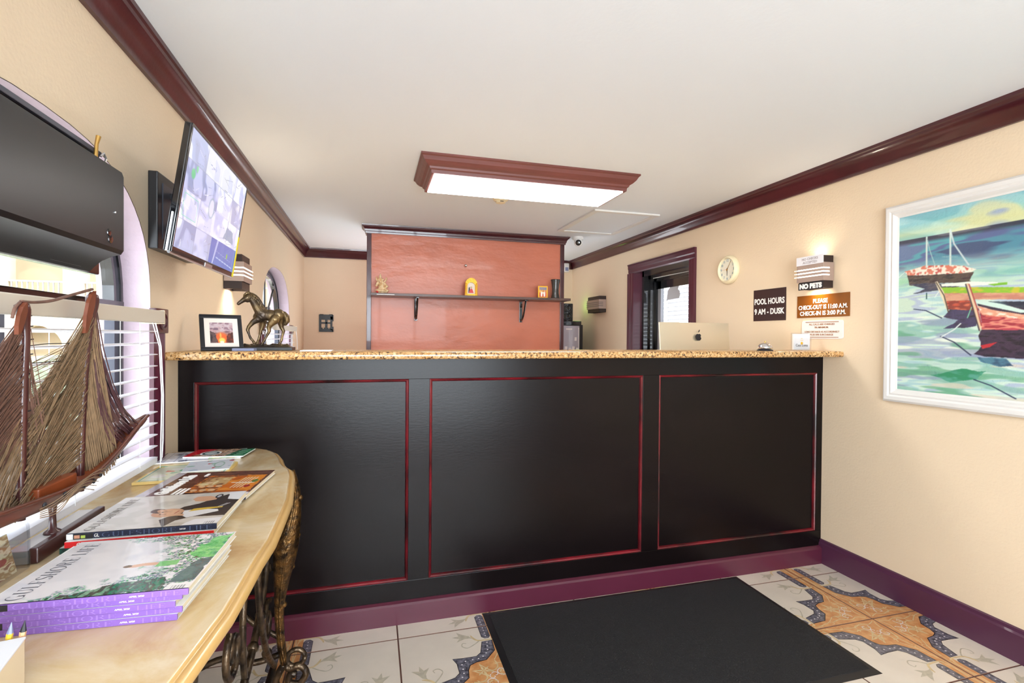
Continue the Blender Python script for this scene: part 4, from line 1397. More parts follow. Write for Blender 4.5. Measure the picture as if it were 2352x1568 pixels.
# signs
def sign_board(name, label, y1, y0, z0, z1, m, th=.004, round_=0.0):
    t = thing(name, label, 'sign', (XR, (y0 + y1) / 2, (z0 + z1) / 2))
    if round_:
        pts = []
        for (cy, cz, a0) in ((y0 + round_, z0 + round_, math.pi), (y1 - round_, z0 + round_, 1.5 * math.pi), (y1 - round_, z1 - round_, 0), (y0 + round_, z1 - round_, math.pi / 2)):
            for q in range(6):
                a = a0 + q / 5 * math.pi / 2
                pts.append((cy + round_ * math.cos(a), cz + round_ * math.sin(a)))
        mb = MB(); mb.prism(pts, 'x', XR - th, XR - .0002, m)
    else:
        mb = MB(); mb.bbox(XR - th, XR - .0002, y0, y1, z0, z1, m, .0008)
    put(mb.build('board'), t)
    return t

M_brown = mat('dark_brown_board', rgb(56, 38, 38), .35, var=.1, vscale=8)
M_amber = mat('amber_brown_board', rgb(134, 76, 14), .25, var=.15, vscale=4, coat=.4)
a_, b_2 = P(1732, 702, 'x', XR), P(1806, 696, 'x', XR)
sg = sign_board('pool_hours_sign', 'square dark brown sign with white pool hours lettering on the right wall', a_.y, b_2.y, 1.418, 1.628, M_brown)
yc = (a_.y + b_2.y) / 2; wd = a_.y - b_2.y
def fit(body, m, parent, y, z, width, height, name='lettering', bold=0.0, off=.0045, x=None):
    o = text(body, height, m, parent, Matrix.Identity(4), name, bold=bold)
    xs_ = [v.co.x for v in o.data.vertices]; zs_ = [v.co.y for v in o.data.vertices]
    w0 = max(xs_) - min(xs_); h0 = max(zs_) - min(zs_); c0 = (max(xs_) + min(xs_)) / 2; c1 = (max(zs_) + min(zs_)) / 2
    M_ = wall_M(y, z, off) if x is None else x
    o.data.transform(M_ @ Matrix.Diagonal((width / w0, height / h0, 1, 1)) @ Matrix.Translation((-c0, -c1, 0)))
    return o
fit('POOL HOURS', M_inkw, sg, yc, 1.548, wd * .93, .040, bold=.0012)
fit('9 AM - DUSK', M_inkw, sg, yc, 1.480, wd * .93, .040, bold=.0012)
a_, b_2 = P(1832, 706, 'x', XR), P(1953, 700, 'x', XR)
sg = sign_board('checkout_sign', 'amber brown sign with bold white check-out and check-in times below the lit wall lamp', a_.y, b_2.y, 1.427, 1.560, M_amber)
yc = (a_.y + b_2.y) / 2; wd = a_.y - b_2.y
fit('PLEASE', M_inkw, sg, yc + wd * .03, 1.524, wd * .28, .026, bold=.0007)
fit('CHECK-OUT IS 11:00 A.M.', M_inkw, sg, yc, 1.488, wd * .93, .026, bold=.0007)
fit('CHECK-IN IS 3:00 P.M.', M_inkw, sg, yc, 1.452, wd * .87, .026, bold=.0007)
a_, b_2 = P(1843, 760, 'x', XR), P(1938, 757, 'x', XR)
M_bink = mat('brown_ink', rgb(150, 100, 64), .5)
sg = sign_board('call_charges_sign', 'white rounded plaque with brown call charge lettering, lowest sign on the right wall', a_.y, b_2.y, 1.301, 1.408, M_white, .005, .012)
yc = (a_.y + b_2.y) / 2; wd = a_.y - b_2.y
for s_, z, ww in (('ALL CALLS ARE CHARGED', 1.386, .62), ('50c MINIMUM.', 1.368, .34), ('LONG DISTANCE AS ACCORDINGLY', 1.342, .84), ('PLUS 50% SURCHARGE', 1.325, .56)):
    fit(s_, M_bink, sg, yc, z, wd * ww, .0105, bold=.0002, off=.0055)
for z in (1.399, 1.310):
    put(MB().box(XR - .0058, XR - .005, yc - wd * .40, yc + wd * .40, z - .0018, z + .0018, M_bink).build('rule_line'), sg)

# sconces
def sconce(name, label, yc, zc, side, lit, W_=.185, D_=.085):
    """side: +1 on the right wall (sticks out to -x), -1 on the left wall"""
    xw = XR if side > 0 else XL
    s_ = -side
    t = thing('wall_sconce', label, 'wall lamp', (xw, yc, zc), 'box shaped wall sconces with three slots')
    def bx(a, b, y0, y1, z0, z1, m, mbb, bev=.0015):
        xa, xb_ = sorted((xw + s_ * a, xw + s_ * b)); mbb.bbox(xa, xb_, y0, y1, z0, z1, m, bev)
    h = .092; y0, y1 = yc - W_ / 2 + .008, yc + W_ / 2 - .008
    mb = MB()
    th = .003
    bx(0, D_ - .01, y0, y0 + th, zc - h, zc + h, M_sdark, mb, .0008); bx(0, D_ - .01, y1 - th, y1, zc - h, zc + h, M_sdark, mb, .0008)
    bx(D_ - .013, D_ - .01, y0 + th, y1 - th, zc - h, zc + h, M_sdark, mb, .0008); bx(0, .003, y0 + th, y1 - th, zc - h, zc + h, M_sdark, mb, .0008)
    put(mb.build('inner_box'), t)
    mb = MB(); hb = .052
    Y0, Y1 = yc - W_ / 2, yc + W_ / 2
    bx(.004, D_, Y0, Y0 + .004, zc - hb, zc + hb, M_champ, mb, .001); bx(.004, D_, Y1 - .004, Y1, zc - hb, zc + hb, M_champ, mb, .001)
    bx(D_ - .005, D_, Y0 + .004, Y1 - .004, zc - hb, zc + hb, M_champ, mb, .001)
    cover = mb.build('outer_band'); put(cover, t)
    for dz in (-.020, .0, .020):
        mb = MB()
        m_ = M_slit if lit else M_slitoff
        bx(D_ - .001, D_ + .0012, Y0 + .0, Y1 - .01, zc + dz - .0032, zc + dz + .0032, m_, mb, .0005)
        bx(D_ * .45, D_ + .001, Y0 - .0012, Y0 + .001, zc + dz - .0032, zc + dz + .0032, m_, mb, .0005)
        bx(D_ + .0, D_ + .003, Y1 - .04, Y1 + .015, zc + dz - .0014, zc + dz + .0014, m_, mb, .0005)
        put(mb.build('slot'), cover)
    mb = MB(); bx(.025, .055, yc - .05, yc + .05, zc - .03, zc + .03, M_glow if lit else M_white, mb, .006)
    put(mb.build('bulb'), t)
    if lit:
        for zz, up in ((zc + h - .03, 1), (zc - h + .03, -1)):
            d = bpy.data.lights.new('sconce_light', 'SPOT'); d.energy = (5.0 if up < 0 else 1.6) * (1.7 if side < 0 else 1); d.spot_size = 2.2; d.spot_blend = .9; d.shadow_soft_size = .03; d.color = (1, .88, .70)
            o = bpy.data.objects.new('sconce_light', d); COL.objects.link(o); o.location = (xw + s_ * .04, yc, zz)
            o.rotation_euler = (0, 0 if up < 0 else math.pi, 0)
            put(o, t)
    return t

scR = sconce('r', 'lit box wall sconce with glowing slots above the check-out sign', 2.325, 1.684, 1, True, W_=.182, D_=.080)
sconce('l', 'lit box wall sconce on the left wall just beyond the flat screen', 3.02, 1.635, -1, True, W_=.19, D_=.098)
sconce('s', 'unlit box wall sconce on the right wall beyond the door', 5.265, 1.674, 1, False, W_=.33, D_=.09)
# cards taped on the lit sconce
M_card = mat('white_card', rgb(232, 232, 238), .6)
cM = frame_M((XR - .0825, 2.322, 1.755), (0, -1, 0), (0, 0, 1))
cm = thing('no_checks_card', 'white card reading no checks accepted taped on the upper front of the lit sconce', 'card', (XR - .0825, 2.322, 1.755))
put(MB().box(-.094, .091, -.024, .026, 0, .001, M_card, cM).build('card_sheet'), cm)
Mg = mat('grey_ink', rgb(176, 168, 172), .6)
fit('NO CHECKS', Mg, cm, 0, 0, .11, .014, bold=.0004, x=cM @ Matrix.Translation((.0, .010, .0015)))
fit('ACCEPTED', Mg, cm, 0, 0, .098, .014, bold=.0004, x=cM @ Matrix.Translation((.0, -.010, .0015)))
cM = frame_M((XR - .0825, 2.318, 1.607), (0, -1, 0), (0, 0, 1))
cm = thing('no_pets_card', 'black label with white NO PETS lettering on the bottom front of the lit sconce', 'card', (XR - .0825, 2.318, 1.607))
put(MB().box(-.082, .088, -.021, .021, 0, .001, M_black, cM).build('card_sheet'), cm)
fit('NO PETS', M_inkw, cm, 0, 0, .152, .031, bold=.0022, x=cM @ Matrix.Translation((.003, 0, .0015)))

# ------------------------------------------------------------------ painting
pa = thing('boat_painting', 'large painting of moored boats on green water in a broad white frame', 'painting', (XR, 1.25, 1.477))
Y1_, Y0_, Z0_, Z1_ = 1.932, .42, .990, 1.966
FWd = .064
mb = MB()
fp = [(0, .0), (.018, .0), (.026, .010), (.026, .026), (.022, .034), (.024, .042), (.020, .048), (.012, .056), (.010, FWd), (0, FWd)]
for i in range(len(fp) - 1):
    (o0, d0), (o1, d1) = fp[i], fp[i + 1]
    a = [(XR - o0, Y1_ - d0, Z0_ + d0), (XR - o0, Y0_ + d0, Z0_ + d0), (XR - o0, Y0_ + d0, Z1_ - d0), (XR - o0, Y1_ - d0, Z1_ - d0)]
    b = [(XR - o1, Y1_ - d1, Z0_ + d1), (XR - o1, Y0_ + d1, Z0_ + d1), (XR - o1, Y0_ + d1, Z1_ - d1), (XR - o1, Y1_ - d1, Z1_ - d1)]
    for k_ in range(4):
        j = (k_ + 1) % 4
        mb.add([a[k_], a[j], b[j], b[k_]], [(0, 1, 2, 3)], M_white)
put(mb.build('frame', auto=.9), pa)
PXO, PY1, PY0, PZ0, PZ1 = XR - .008, Y1_ - FWd, Y0_ + FWd, Z0_ + FWd, Z1_ - FWd
put(MB().box(XR - .0065, XR - .0005, PY0, PY1, PZ0, PZ1, M_paper).build('stretcher'), pa)
def pc(px, py):
    """photo crop pixel (crop of 2000,380 at 2.614x) -> canvas uv"""
    p = P(2000 + px / 2.614, 380 + py / 2.614, 'x', PXO)
    return ((PY1 - p.y) / (PY1 - PY0), (p.z - PZ0) / (PZ1 - PZ0))
def pl(L_): return [pc(x, y) for x, y in L_]
cv = Canvas(820, 510)
U, Vv = cv.U, cv.V
hz = pc(150, 460)[1]
one = np.ones_like(U)
cv.strokes(one, [(120, 186, 190), (152, 204, 200), (206, 214, 170), (140, 160, 205), (214, 214, 160)], 3, 7, 11)
cv.mix(np.clip((Vv - hz - .08) / .12, 0, 1), (140, 170, 205), .55)
cv.mix(np.clip(1 - np.abs(Vv - hz - .03) / .05, 0, 1), (214, 214, 150), .55)
sea = (Vv < hz) * 1.0
cv.strokes(sea, [(168, 204, 192), (190, 218, 204), (172, 208, 208), (206, 228, 214), (176, 192, 210), (198, 220, 200)], 4, 18, 12)
deep = np.clip((Vv - hz + .22) / .10, 0, 1) * sea
cv.strokes(deep, [(66, 84, 118), (80, 140, 160), (88, 102, 146), (84, 158, 170), (100, 120, 156)], 4, 16, 13)
mid = np.clip(1 - np.abs(Vv - hz + .24) / .06, 0, 1) * sea
cv.strokes(mid, [(120, 196, 168), (140, 204, 160), (168, 216, 200), (110, 180, 164)], 4, 14, 14, .7)
cv.mix(np.clip((Vv - hz + .035) / .02, 0, 1) * sea, (44, 44, 62), .9)
low = (Vv < .42) * 1.0
n1 = fbm(820, 510, 5, 20, 15, 3)
sf_ = lambda q_: np.clip(q_ / .05, 0, 1)
cv.mix(sf_(n1 - .58) * low, (126, 180, 160), .6); cv.mix(sf_(.38 - n1) * low, (232, 240, 222), .8)
n2 = fbm(820, 510, 5, 22, 16, 3); cv.mix(sf_(n2 - .62) * low, (140, 150, 180), .6); cv.mix(sf_(.34 - n2) * low, (226, 204, 184), .6)
n3 = fbm(820, 510, 4, 18, 18, 3); cv.mix(sf_(n3 - .66) * low, (90, 160, 116), .6)
# far sailing boat
cv.strokes(cv.inside(pl([(215, 660), (620, 640), (590, 690), (610, 700), (230, 720), (225, 690)]), .012, 3), [(52, 44, 44), (84, 70, 60), (60, 40, 44)], 24, 56, 21)
cv.strokes(cv.inside(pl([(230, 715), (600, 700), (480, 740), (250, 770), (330, 745)]), .02, 4), [(60, 62, 84), (90, 84, 92)], 24, 56, 22)
cv.strokes(cv.inside(pl([(200, 638), (330, 600), (480, 595), (560, 600), (635, 622), (600, 640), (300, 660), (220, 662)]), .008, 5), [(236, 226, 200), (214, 120, 96), (240, 232, 214), (196, 90, 80)], 56, 32, 23)
for A in ([(335, 610), (336, 430)], [(478, 600), (478, 385)]): cv.line(pl(A), .0035, (206, 222, 214))
cv.line(pl([(480, 395), (500, 470), (588, 596)]), .003, (200, 214, 214)); cv.line(pl([(338, 440), (355, 510), (385, 598)]), .0018, (160, 190, 190)); cv.line(pl([(430, 548), (520, 548)]), .0015, (160, 190, 190)); cv.line(pl([(205, 640), (160, 680)]), .0015, (220, 230, 220))
# second boat
cv.strokes(cv.inside(pl([(470, 860), (650, 860), (640, 960), (560, 975), (440, 985), (520, 930), (440, 910)]), .02, 6), [(60, 56, 76), (70, 64, 96), (50, 40, 52)], 24, 64, 24)
cv.strokes(cv.inside(pl([(415, 730), (1100, 730), (1100, 770), (600, 770), (430, 770)]), .006, 7), [(110, 170, 40), (140, 190, 50), (196, 190, 60)], 32, 40, 25)
cv.strokes(cv.inside(pl([(430, 768), (920, 762), (1400, 760), (1400, 800), (620, 805), (440, 820)]), .006, 8), [(214, 160, 130), (196, 130, 110)], 32, 64, 26)
cv.strokes(cv.inside(pl([(440, 815), (620, 805), (640, 870), (460, 862)]), .006, 9), [(196, 84, 60), (140, 60, 50), (210, 110, 80)], 32, 64, 27)
cv.poly(pl([(420, 715), (600, 695), (760, 700), (760, 712), (600, 722), (425, 728)]), (232, 240, 226), 1, .008, 3); cv.poly(pl([(700, 712), (820, 700), (820, 714), (740, 722)]), (120, 186, 50))
cv.poly(pl([(385, 697), (400, 695), (440, 760), (470, 880), (462, 880), (420, 780)]), (228, 214, 180)); cv.line(pl([(392, 700), (440, 780), (466, 880)]), .002, (70, 60, 50))
# near boat
cv.strokes(cv.inside(pl([(640, 820), (1500, 850), (1700, 900), (1700, 1180), (700, 1150), (620, 1130), (660, 1090), (650, 1020), (670, 980)]), .016, 10), [(46, 40, 56), (66, 50, 70), (40, 34, 44)], 24, 48, 28)
cv.strokes(cv.inside(pl([(650, 850), (920, 905), (1500, 915), (1500, 1000), (920, 985), (665, 985), (655, 900)]), .012, 11), [(206, 96, 90), (160, 50, 64), (224, 140, 120), (190, 70, 84)], 20, 72, 29)
cv.strokes(cv.inside(pl([(640, 840), (760, 870), (920, 895), (1500, 900), (1500, 925), (920, 925), (670, 895)]), .006, 12), [(240, 214, 190), (226, 160, 130), (246, 232, 214)], 32, 64, 30)
cv.poly(pl([(620, 812), (760, 820), (920, 866), (1500, 870), (1500, 884), (900, 884), (740, 850), (630, 826)]), (206, 232, 220), 1, .006, 5)
cv.strokes(cv.inside(pl([(700, 815), (1500, 818), (1500, 862), (930, 860), (780, 830)]), .004, 13), [(46, 50, 66), (80, 100, 110)], 20, 48, 31)
cv.poly(pl([(566, 712), (586, 705), (620, 800), (665, 965), (655, 1000), (645, 960), (600, 830)]), (226, 196, 160)); cv.line(pl([(570, 712), (605, 830), (652, 990)]), .0022, (60, 50, 60)); cv.line(pl([(590, 712), (640, 860), (664, 960)]), .0022, (170, 70, 70))
cv.strokes(cv.inside(pl([(660, 1080), (760, 1060), (720, 1090), (670, 1100)]), .01, 14), [(226, 70, 50), (190, 50, 60)], 32, 32, 32)
cv.strokes(cv.inside(pl([(640, 1150), (800, 1150), (850, 1200), (760, 1210), (660, 1180)]), .03, 15), [(84, 130, 150), (60, 84, 110)], 32, 48, 33)
cv.strokes(cv.inside(pl([(350, 1260), (560, 1230), (700, 1240), (640, 1290), (480, 1300)]), .03, 16), [(56, 140, 100), (90, 160, 140)], 32, 48, 34)
for A in ([(260, 862), (330, 870), (425, 915)], [(420, 1025), (500, 1060), (600, 1138)], [(620, 1285), (720, 1320), (870, 1400)]): cv.line(pl(A), .0028, (40, 50, 80))
cv.line(pl([(425, 1028), (500, 985), (540, 948)]), .0028, (220, 230, 226)); cv.line(pl([(580, 915), (605, 850)]), .0018, (120, 200, 160)); cv.line(pl([(385, 790), (410, 755)]), .002, (220, 230, 220)); cv.line(pl([(335, 800), (335, 765)]), .0022, (50, 90, 90))
cv.soften(1)
M_oil = mat_vcol('oil_paint', .38, coat=.15, bump=.25, bscale=90)
put(cv.build('canvas', (PXO, PY1, PZ0), (0, PY0 - PY1, 0), (0, 0, PZ1 - PZ0), M_oil), pa)

# ================================================================== fridge corner
fr = thing('drinks_fridge', 'tall black fridge with a glass door in the back corner beside the terracotta wall', 'fridge', (2.02, 5.5, 0))
fxr = P(1337, 770, 'y', 5.30).x; fz = P(1337, 737, 'y', 5.30).z; fxl = fxr - .55
put(MB().bbox(fxl, fxr, 5.32, 5.86, .02, fz, M_gloss, .006).build('cabinet'), fr)
mb = MB(); mb.bbox(fxl, fxr, 5.28, 5.318, .10, fz - .045, M_black, .004)
gx1 = P(1330, 770, 'y', 5.28).x; dz1 = P(1316, 748, 'y', 5.28).z
put(mb.build('door'), fr)
gd = MB().box(fxl + .04, gx1, 5.272, 5.279, .16, dz1, mat('frosted_fridge_glass', rgb(168, 166, 176), .15, coat=.4)).build('glass_panel'); put(gd, fr)
mb = MB(); mb.box(gx1 - .012, gx1 - .004, 5.266, 5.272, .2, dz1 - .02, M_white); mb.box(fxl + .34, gx1 - .09, 5.266, 5.272, dz1 - .045, dz1 - .03, M_white); mb.box(gx1 - .06, gx1 - .035, 5.266, 5.272, dz1 - .17, dz1 - .13, M_white)
put(mb.build('shelf_lights'), fr)
mb = MB()
for k_ in range(5): mb.bbox(fxl + .28 + k_ * .045, fxl + .31 + k_ * .045, 5.262, 5.272, dz1 - .30, dz1 - .25 + .015 * (k_ % 2), M_white, .003)
put(mb.build('bottle_row'), fr)
for x in (fxl + .04, fxr - .08):
    put(MB().box(x, x + .04, 5.4, 5.44, 0, .02, M_black).build('foot'), fr)
sp = thing('stereo_speaker', 'black box speaker standing on top of the drinks fridge', 'speaker', (fxr - .25, 5.45, fz))
sx1 = P(1316, 715, 'y', 5.33).x; sz1 = P(1316, 697, 'y', 5.33).z
put(MB().bbox(sx1 - .28, sx1, 5.33, 5.58, fz, sz1, M_black, .006).build('cabinet'), sp)
for dz in (.055, .145):
    mb = MB(); mb.lathe([(.05, 0), (.052, .006), (.044, .008), (.03, .002), (.012, .004), (.001, .008)], M_gloss, 24, Matrix.Translation((sx1 - .07, 5.33, fz + dz)) @ Matrix.Rotation(math.pi / 2, 4, 'X')); put(mb.build('driver', auto=.8), sp)
d = bpy.data.lights.new('equipment_glow', 'POINT'); d.energy = .28; d.color = (.35, 1, .15); d.shadow_soft_size = .05
o = bpy.data.objects.new('equipment_glow', d); COL.objects.link(o); o.location = (2.43, 5.66, fz + .20)

# ================================================================== door mat
mt = thing('door_mat', 'large black ribbed entrance mat with rubber border on the tiled floor', 'mat', (1.208, 1.87, 0))
mx0, mx1, my0, my1 = .500, 1.916, 1.462, 2.272
mb = MB()
e_ = .028
o4 = [(mx0, my0), (mx1, my0), (mx1, my1), (mx0, my1)]; i4 = [(mx0 + e_, my0 + e_), (mx1 - e_, my0 + e_), (mx1 - e_, my1 - e_), (mx0 + e_, my1 - e_)]
for k_ in range(4):
    j = (k_ + 1) % 4
    mb.add([(*o4[k_], .0012), (*o4[j], .0012), (*i4[j], .007), (*i4[k_], .007)], [(0, 1, 2, 3)], M_rub)
    mb.add([(*o4[k_], .0006), (*o4[j], .0006), (*o4[j], .0012), (*o4[k_], .0012)], [(0, 1, 2, 3)], M_rub)
put(mb.build('rubber_border'), mt)
put(MB().box(mx0 + e_, mx1 - e_, my0 + e_, my1 - e_, .0006, .0085, M_mat).build('ribbed_carpet'), mt)

# ================================================================== televisions
tv = thing('flat_television', 'tilted flat screen showing security camera views, mounted on the left wall', 'television', (XL, 2.02, 1.74))
ax_, ay_ = Vector((-.52, 1.684, 1.930)), Vector((-.52, 2.357, 1.930))
bx_, by_ = Vector((-.577, 1.690, 1.545)), Vector((-.577, 2.363, 1.545))
uy = (ay_ - ax_); TW = uy.length; uy.normalize(); vz = (ax_ - bx_); vz = vz - uy * vz.dot(uy); TH = vz.length; vz.normalize()
TM = frame_M(bx_, uy, vz)      # local x along +y, local y up; its z = uy x vz
TMi = TM
zn = uy.cross(vz)              # points to +x (room)
mb = MB(); mb.bbox(0, TW, 0, TH, -.020, -.001, M_gloss, .003, TM); put(mb.build('screen_housing'), tv)
mb = MB(); bz = .008
for (a, b, c, d) in ((0, TW, 0, .017), (0, TW, TH - bz, TH), (0, bz, .017, TH - bz), (TW - bz, TW, .017, TH - bz)):
    mb.bbox(a, b, c, d, -.002, .003, M_gloss, .001, TM)
put(mb.build('bezel'), tv)
mb = MB(); mb.tube([TM @ Vector((0, -.002, -.004)), TM @ Vector((TW, -.002, -.004))], .0045, M_alu, 8); mb.tube([TM @ Vector((-.002, 0, -.01)), TM @ Vector((-.002, TH * .3, -.01))], .003, M_alu, 6); put(mb.build('silver_edge'), tv)
mb = MB(); mb.bbox(.30, .38, -.004, .010, .003, .005, M_alu, .001, TM); put(mb.build('logo_bar'), tv)
mb = MB(); mb.bbox(.08, TW - .08, .03, TH - .1, -.045, -.020, M_blackm, .008, TM); put(mb.build('rear_housing'), tv)
mb = MB(); mb.box(TW - .022, TW - .004, .0, .17, .003, .0042, M_yel, TM); put(mb.build('energy_label'), tv)
# security camera mosaic
cv = Canvas(260, 150, (196, 198, 226))
r9 = np.random.default_rng(5)
for i in range(4):
    for j in range(4):
        u0, v0 = i / 4, j / 4
        msk = ((cv.U >= u0) & (cv.U < u0 + .25) & (cv.V >= v0) & (cv.V < v0 + .25)) * 1.0
        base = [(206, 206, 226), (188, 190, 222), (212, 214, 222), (176, 182, 212), (198, 200, 236)][r9.integers(5)]
        alt = [(226, 228, 238), (168, 172, 200), (216, 216, 244), (150, 156, 190)][r9.integers(4)]
        cv.strokes(msk, [base, alt, base, (230, 230, 240)], 5, 3, 60 + i * 4 + j)
        for q in range(4):
            x0, y0 = u0 + r9.random() * .2, v0 + r9.random() * .2
            cv.line([(x0, y0), (min(u0 + .245, x0 + r9.random() * .12), min(v0 + .24, max(v0 + .01, y0 + (r9.random() - .5) * .12)))], .0028, [(150, 152, 170), (236, 236, 246), (130, 140, 160)][q % 3])
        cv.poly([(u0 + .08 + r9.random() * .06, v0 + .02), (u0 + .12, v0 + .2), (u0 + .2, v0 + .16), (u0 + .22, v0 + .03)], (186, 190, 224), .5, .02, 7 + i + j)
for i in range(1, 4):
    cv.line([(i / 4, 0), (i / 4, 1)], .0018, (150, 154, 176)); cv.line([(0, i / 4), (1, i / 4)], .0022, (150, 154, 176))
cv.poly([(.5, 0), (1, 0), (1, .25), (.5, .25)], (96, 112, 178), .9); cv.poly([(.56, 0), (.58, 0), (.63, .25), (.60, .25)], (170, 176, 214)); cv.line([(.62, .08), (.95, .04)], .006, (180, 190, 220)); cv.line([(.62, .14), (.9, .10)], .003, (150, 160, 200))
cv.ell(.10, .66, .03, .05, (110, 196, 130), .8, soft=.5); cv.ell(.14, .72, .015, .03, (130, 200, 150), .8)
cv.ell(.42, .50, .05, .10, (150, 170, 180), .6); cv.ell(.42, .50, .035, .08, (214, 214, 236), .9)
cv.poly([(.68, .3), (.9, .3), (.86, .42), (.74, .44)], (130, 146, 170), .8, .03, 4); cv.ell(.82, .14, .012, .03, (150, 190, 60), .8)
cv.line([(.04, .28), (.22, .28), (.22, .47), (.04, .47), (.04, .28)], .003, (130, 206, 170), .8)
M_scr = mat_vcol('lit_screen', .15, emit=1.05)
for n_ in M_scr.node_tree.nodes:
    if n_.type == 'BSDF_PRINCIPLED': n_.inputs['Specular IOR Level'].default_value = .4; n_.inputs['Base Color'].default_value = rgb(12, 12, 16); [M_scr.node_tree.links.remove(l_) for l_ in list(n_.inputs['Base Color'].links)]
scv = cv.build('screen', TM @ Vector((bz, .017, .0005)), uy * (TW - 2 * bz), vz * (TH - .017 - bz), M_scr)
put(scv, tv)
mb = MB(); mb.bbox(XL, XL + .030, 2.02, 2.40, 1.600, 1.872, M_black, .004); mb.box(XL + .028, XL + .033, 2.06, 2.38, 1.64, 1.84, M_darkgrey)
put(mb.build('wall_box'), tv)
mb = MB()
for zz in (1.68, 1.80): mb.bbox(XL + .03, -.57, 2.12, 2.17, zz, zz + .02, M_black, .002)
put(mb.build('mount_arm'), tv)

t2 = thing('window_television', 'black television seen from its back, mounted in front of the near arched window', 'television', (-.70, 1.27, 1.6))
prof = [(-.620, 1.712), (-.616, 1.700), (-.616, 1.512), (-.622, 1.502), (-.640, 1.497), (-.664, 1.484), (-.680, 1.468), (-.690, 1.456), (-.702, 1.456), (-.702, 1.720), (-.66, 1.722)]
mb = MB(); mb.prism(prof, 'y', .93, 1.500, M_blackm); put(mb.build('back_housing', auto=.5), t2)
put(MB().bbox(-.726, -.701, .93, 1.575, 1.456, 1.786, M_gloss, .004).build('screen_panel'), t2)
put(MB().bbox(-.705, -.694, .93, 1.57, 1.768, 1.780, M_darkgrey, .002).build('top_rail'), t2)
mb = MB(); mb.tube([(-.690, 1.53, 1.755), (-.690, 1.535, 1.79), (-.688, 1.54, 1.812)], [.005, .0045, .006], M_brass, 8); mb.tube([(-.69, 1.555, 1.765), (-.685, 1.56, 1.775), (-.685, 1.572, 1.765), (-.69, 1.572, 1.745)], .003, M_alu, 6)
put(mb.build('hook_bolt'), t2)
mb = MB()
for (yy, zz, r_) in ((1.425, 1.545, .009), (1.455, 1.60, .0035), (1.432, 1.530, .011)):
    mb.lathe([(r_, 0), (r_ * .9, .003), (r_ * .3, .0035)], M_gloss if r_ > .005 else M_alu, 12, Matrix.Translation((-.617, yy, zz)) @ Matrix.Rotation(math.pi / 2, 4, 'Y'))
put(mb.build('screws'), t2)
put(MB().box(-.690, -.684, 1.33, 1.45, 1.463, 1.466, M_alu).build('silver_lip'), t2)
mb = MB(); mb.bbox(-.70, -.67, .96, 1.0, 1.65, 1.96, M_black, .003); mb.bbox(XL, -.67, .94, 1.02, 1.90, 1.98, M_black, .003); put(mb.build('wall_mount'), t2)

# ================================================================== iron table with stone top
TZ = .84
tb = thing('console_table', 'cream marble topped console table on scrolling bronzed iron legs', 'table', (-.5, 1.45, 0))
inner_px = [(566, 1028.5), (590, 1029), (612, 1032), (630, 1039), (639, 1050), (643, 1062), (650, 1070), (662, 1077), (664.5, 1092), (661.5, 1112), (657, 1144), (645, 1172), (631, 1203), (612, 1232), (592, 1262), (553, 1313), (495, 1384), (421, 1504)]
pts = [P(x, y, 'z', TZ) for x, y in inner_px]
half = [(p.x, p.y) for p in pts]
# the near end mirrors the far end about the middle of the table
YM = 1.22
far = [(x, y) for x, y in half if y > YM + .02]
far[0] = (far[0][0], 2.215)
near = [(x - .005, 2 * YM - y) for x, y in reversed(far)]
outline = [(XL + .008, far[0][1] + .004)] + [(-.60, far[0][1] + .004)] + far + [(-.226, YM)] + near + [(XL + .008, near[-1][1])]


def offset_poly(pl_, d, fix=(0,)):
    out = []; n = len(pl_)
    for i, p in enumerate(pl_):
        a = Vector(pl_[i - 1]); b = Vector(pl_[(i + 1) % n]); t = (b - a)
        if t.length < 1e-6: t = Vector((1, 0))
        t.normalize(); nn = Vector((-t.y, t.x))   # outward for clockwise order
        q = Vector(p) + nn * d
        q.x = max(q.x, XL + .003)
        out.append((q.x, q.y))
    return out


rings = [(-.004, TZ), (0.0, TZ - .0008), (.0012, TZ - .0065), (.0035, TZ - .0075), (.006, TZ - .0058), (.012, TZ - .007), (.017, TZ - .013), (.018, TZ - .020), (.014, TZ - .027), (.006, TZ - .030), (-.02, TZ - .031)]
mb = MB()
R3 = [[(x, y, z) for x, y in offset_poly(outline, d)] for d, z in rings]
n = len(outline)
for i in range(len(R3) - 1):
    vs = R3[i] + R3[i + 1]
    mb.add(vs, [[k_, (k_ + 1) % n, n + (k_ + 1) % n, n + k_] for k_ in range(n)], M_marble if i < 1 else M_honey)
mb.add(R3[0], [list(range(n))], M_marble); mb.add(R3[-1], [list(range(n))], M_marble)
top = mb.build('stone_top', auto=.7); put(top, tb)
bm = bmesh.new(); bm.from_mesh(top.data); bmesh.ops.remove_doubles(bm, verts=bm.verts, dist=.0004); bmesh.ops.triangulate(bm, faces=[f for f in bm.faces if len(f.verts) > 4]); bmesh.ops.recalc_face_normals(bm, faces=bm.faces); bm.to_mesh(top.data); bm.free()


def scroll(c, r0, turns, a0, plane, sgn=1, n=22):
    out = []
    for i in range(n + 1):
        f = i / n; a = a0 + sgn * turns * 2 * math.pi * f; r = r0 * (1 - .72 * f)
        u, v = r * math.cos(a), r * math.sin(a)
        out.append(plane(c[0] + u, c[1] + v))
    return out


def smooth(pts, n=8):
    pts = [Vector(p) for p in pts]; out = []
    for i in range(len(pts) - 1):
        p0, p1, p2, p3 = pts[max(i - 1, 0)], pts[i], pts[i + 1], pts[min(i + 2, len(pts) - 1)]
        for k_ in range(n):
            t = k_ / n
            out.append(.5 * ((2 * p1) + (p2 - p0) * t + (2 * p0 - 5 * p1 + 4 * p2 - p3) * t * t + (3 * p1 - p0 - 3 * p2 + p3) * t ** 3))
    out.append(pts[-1]); return out


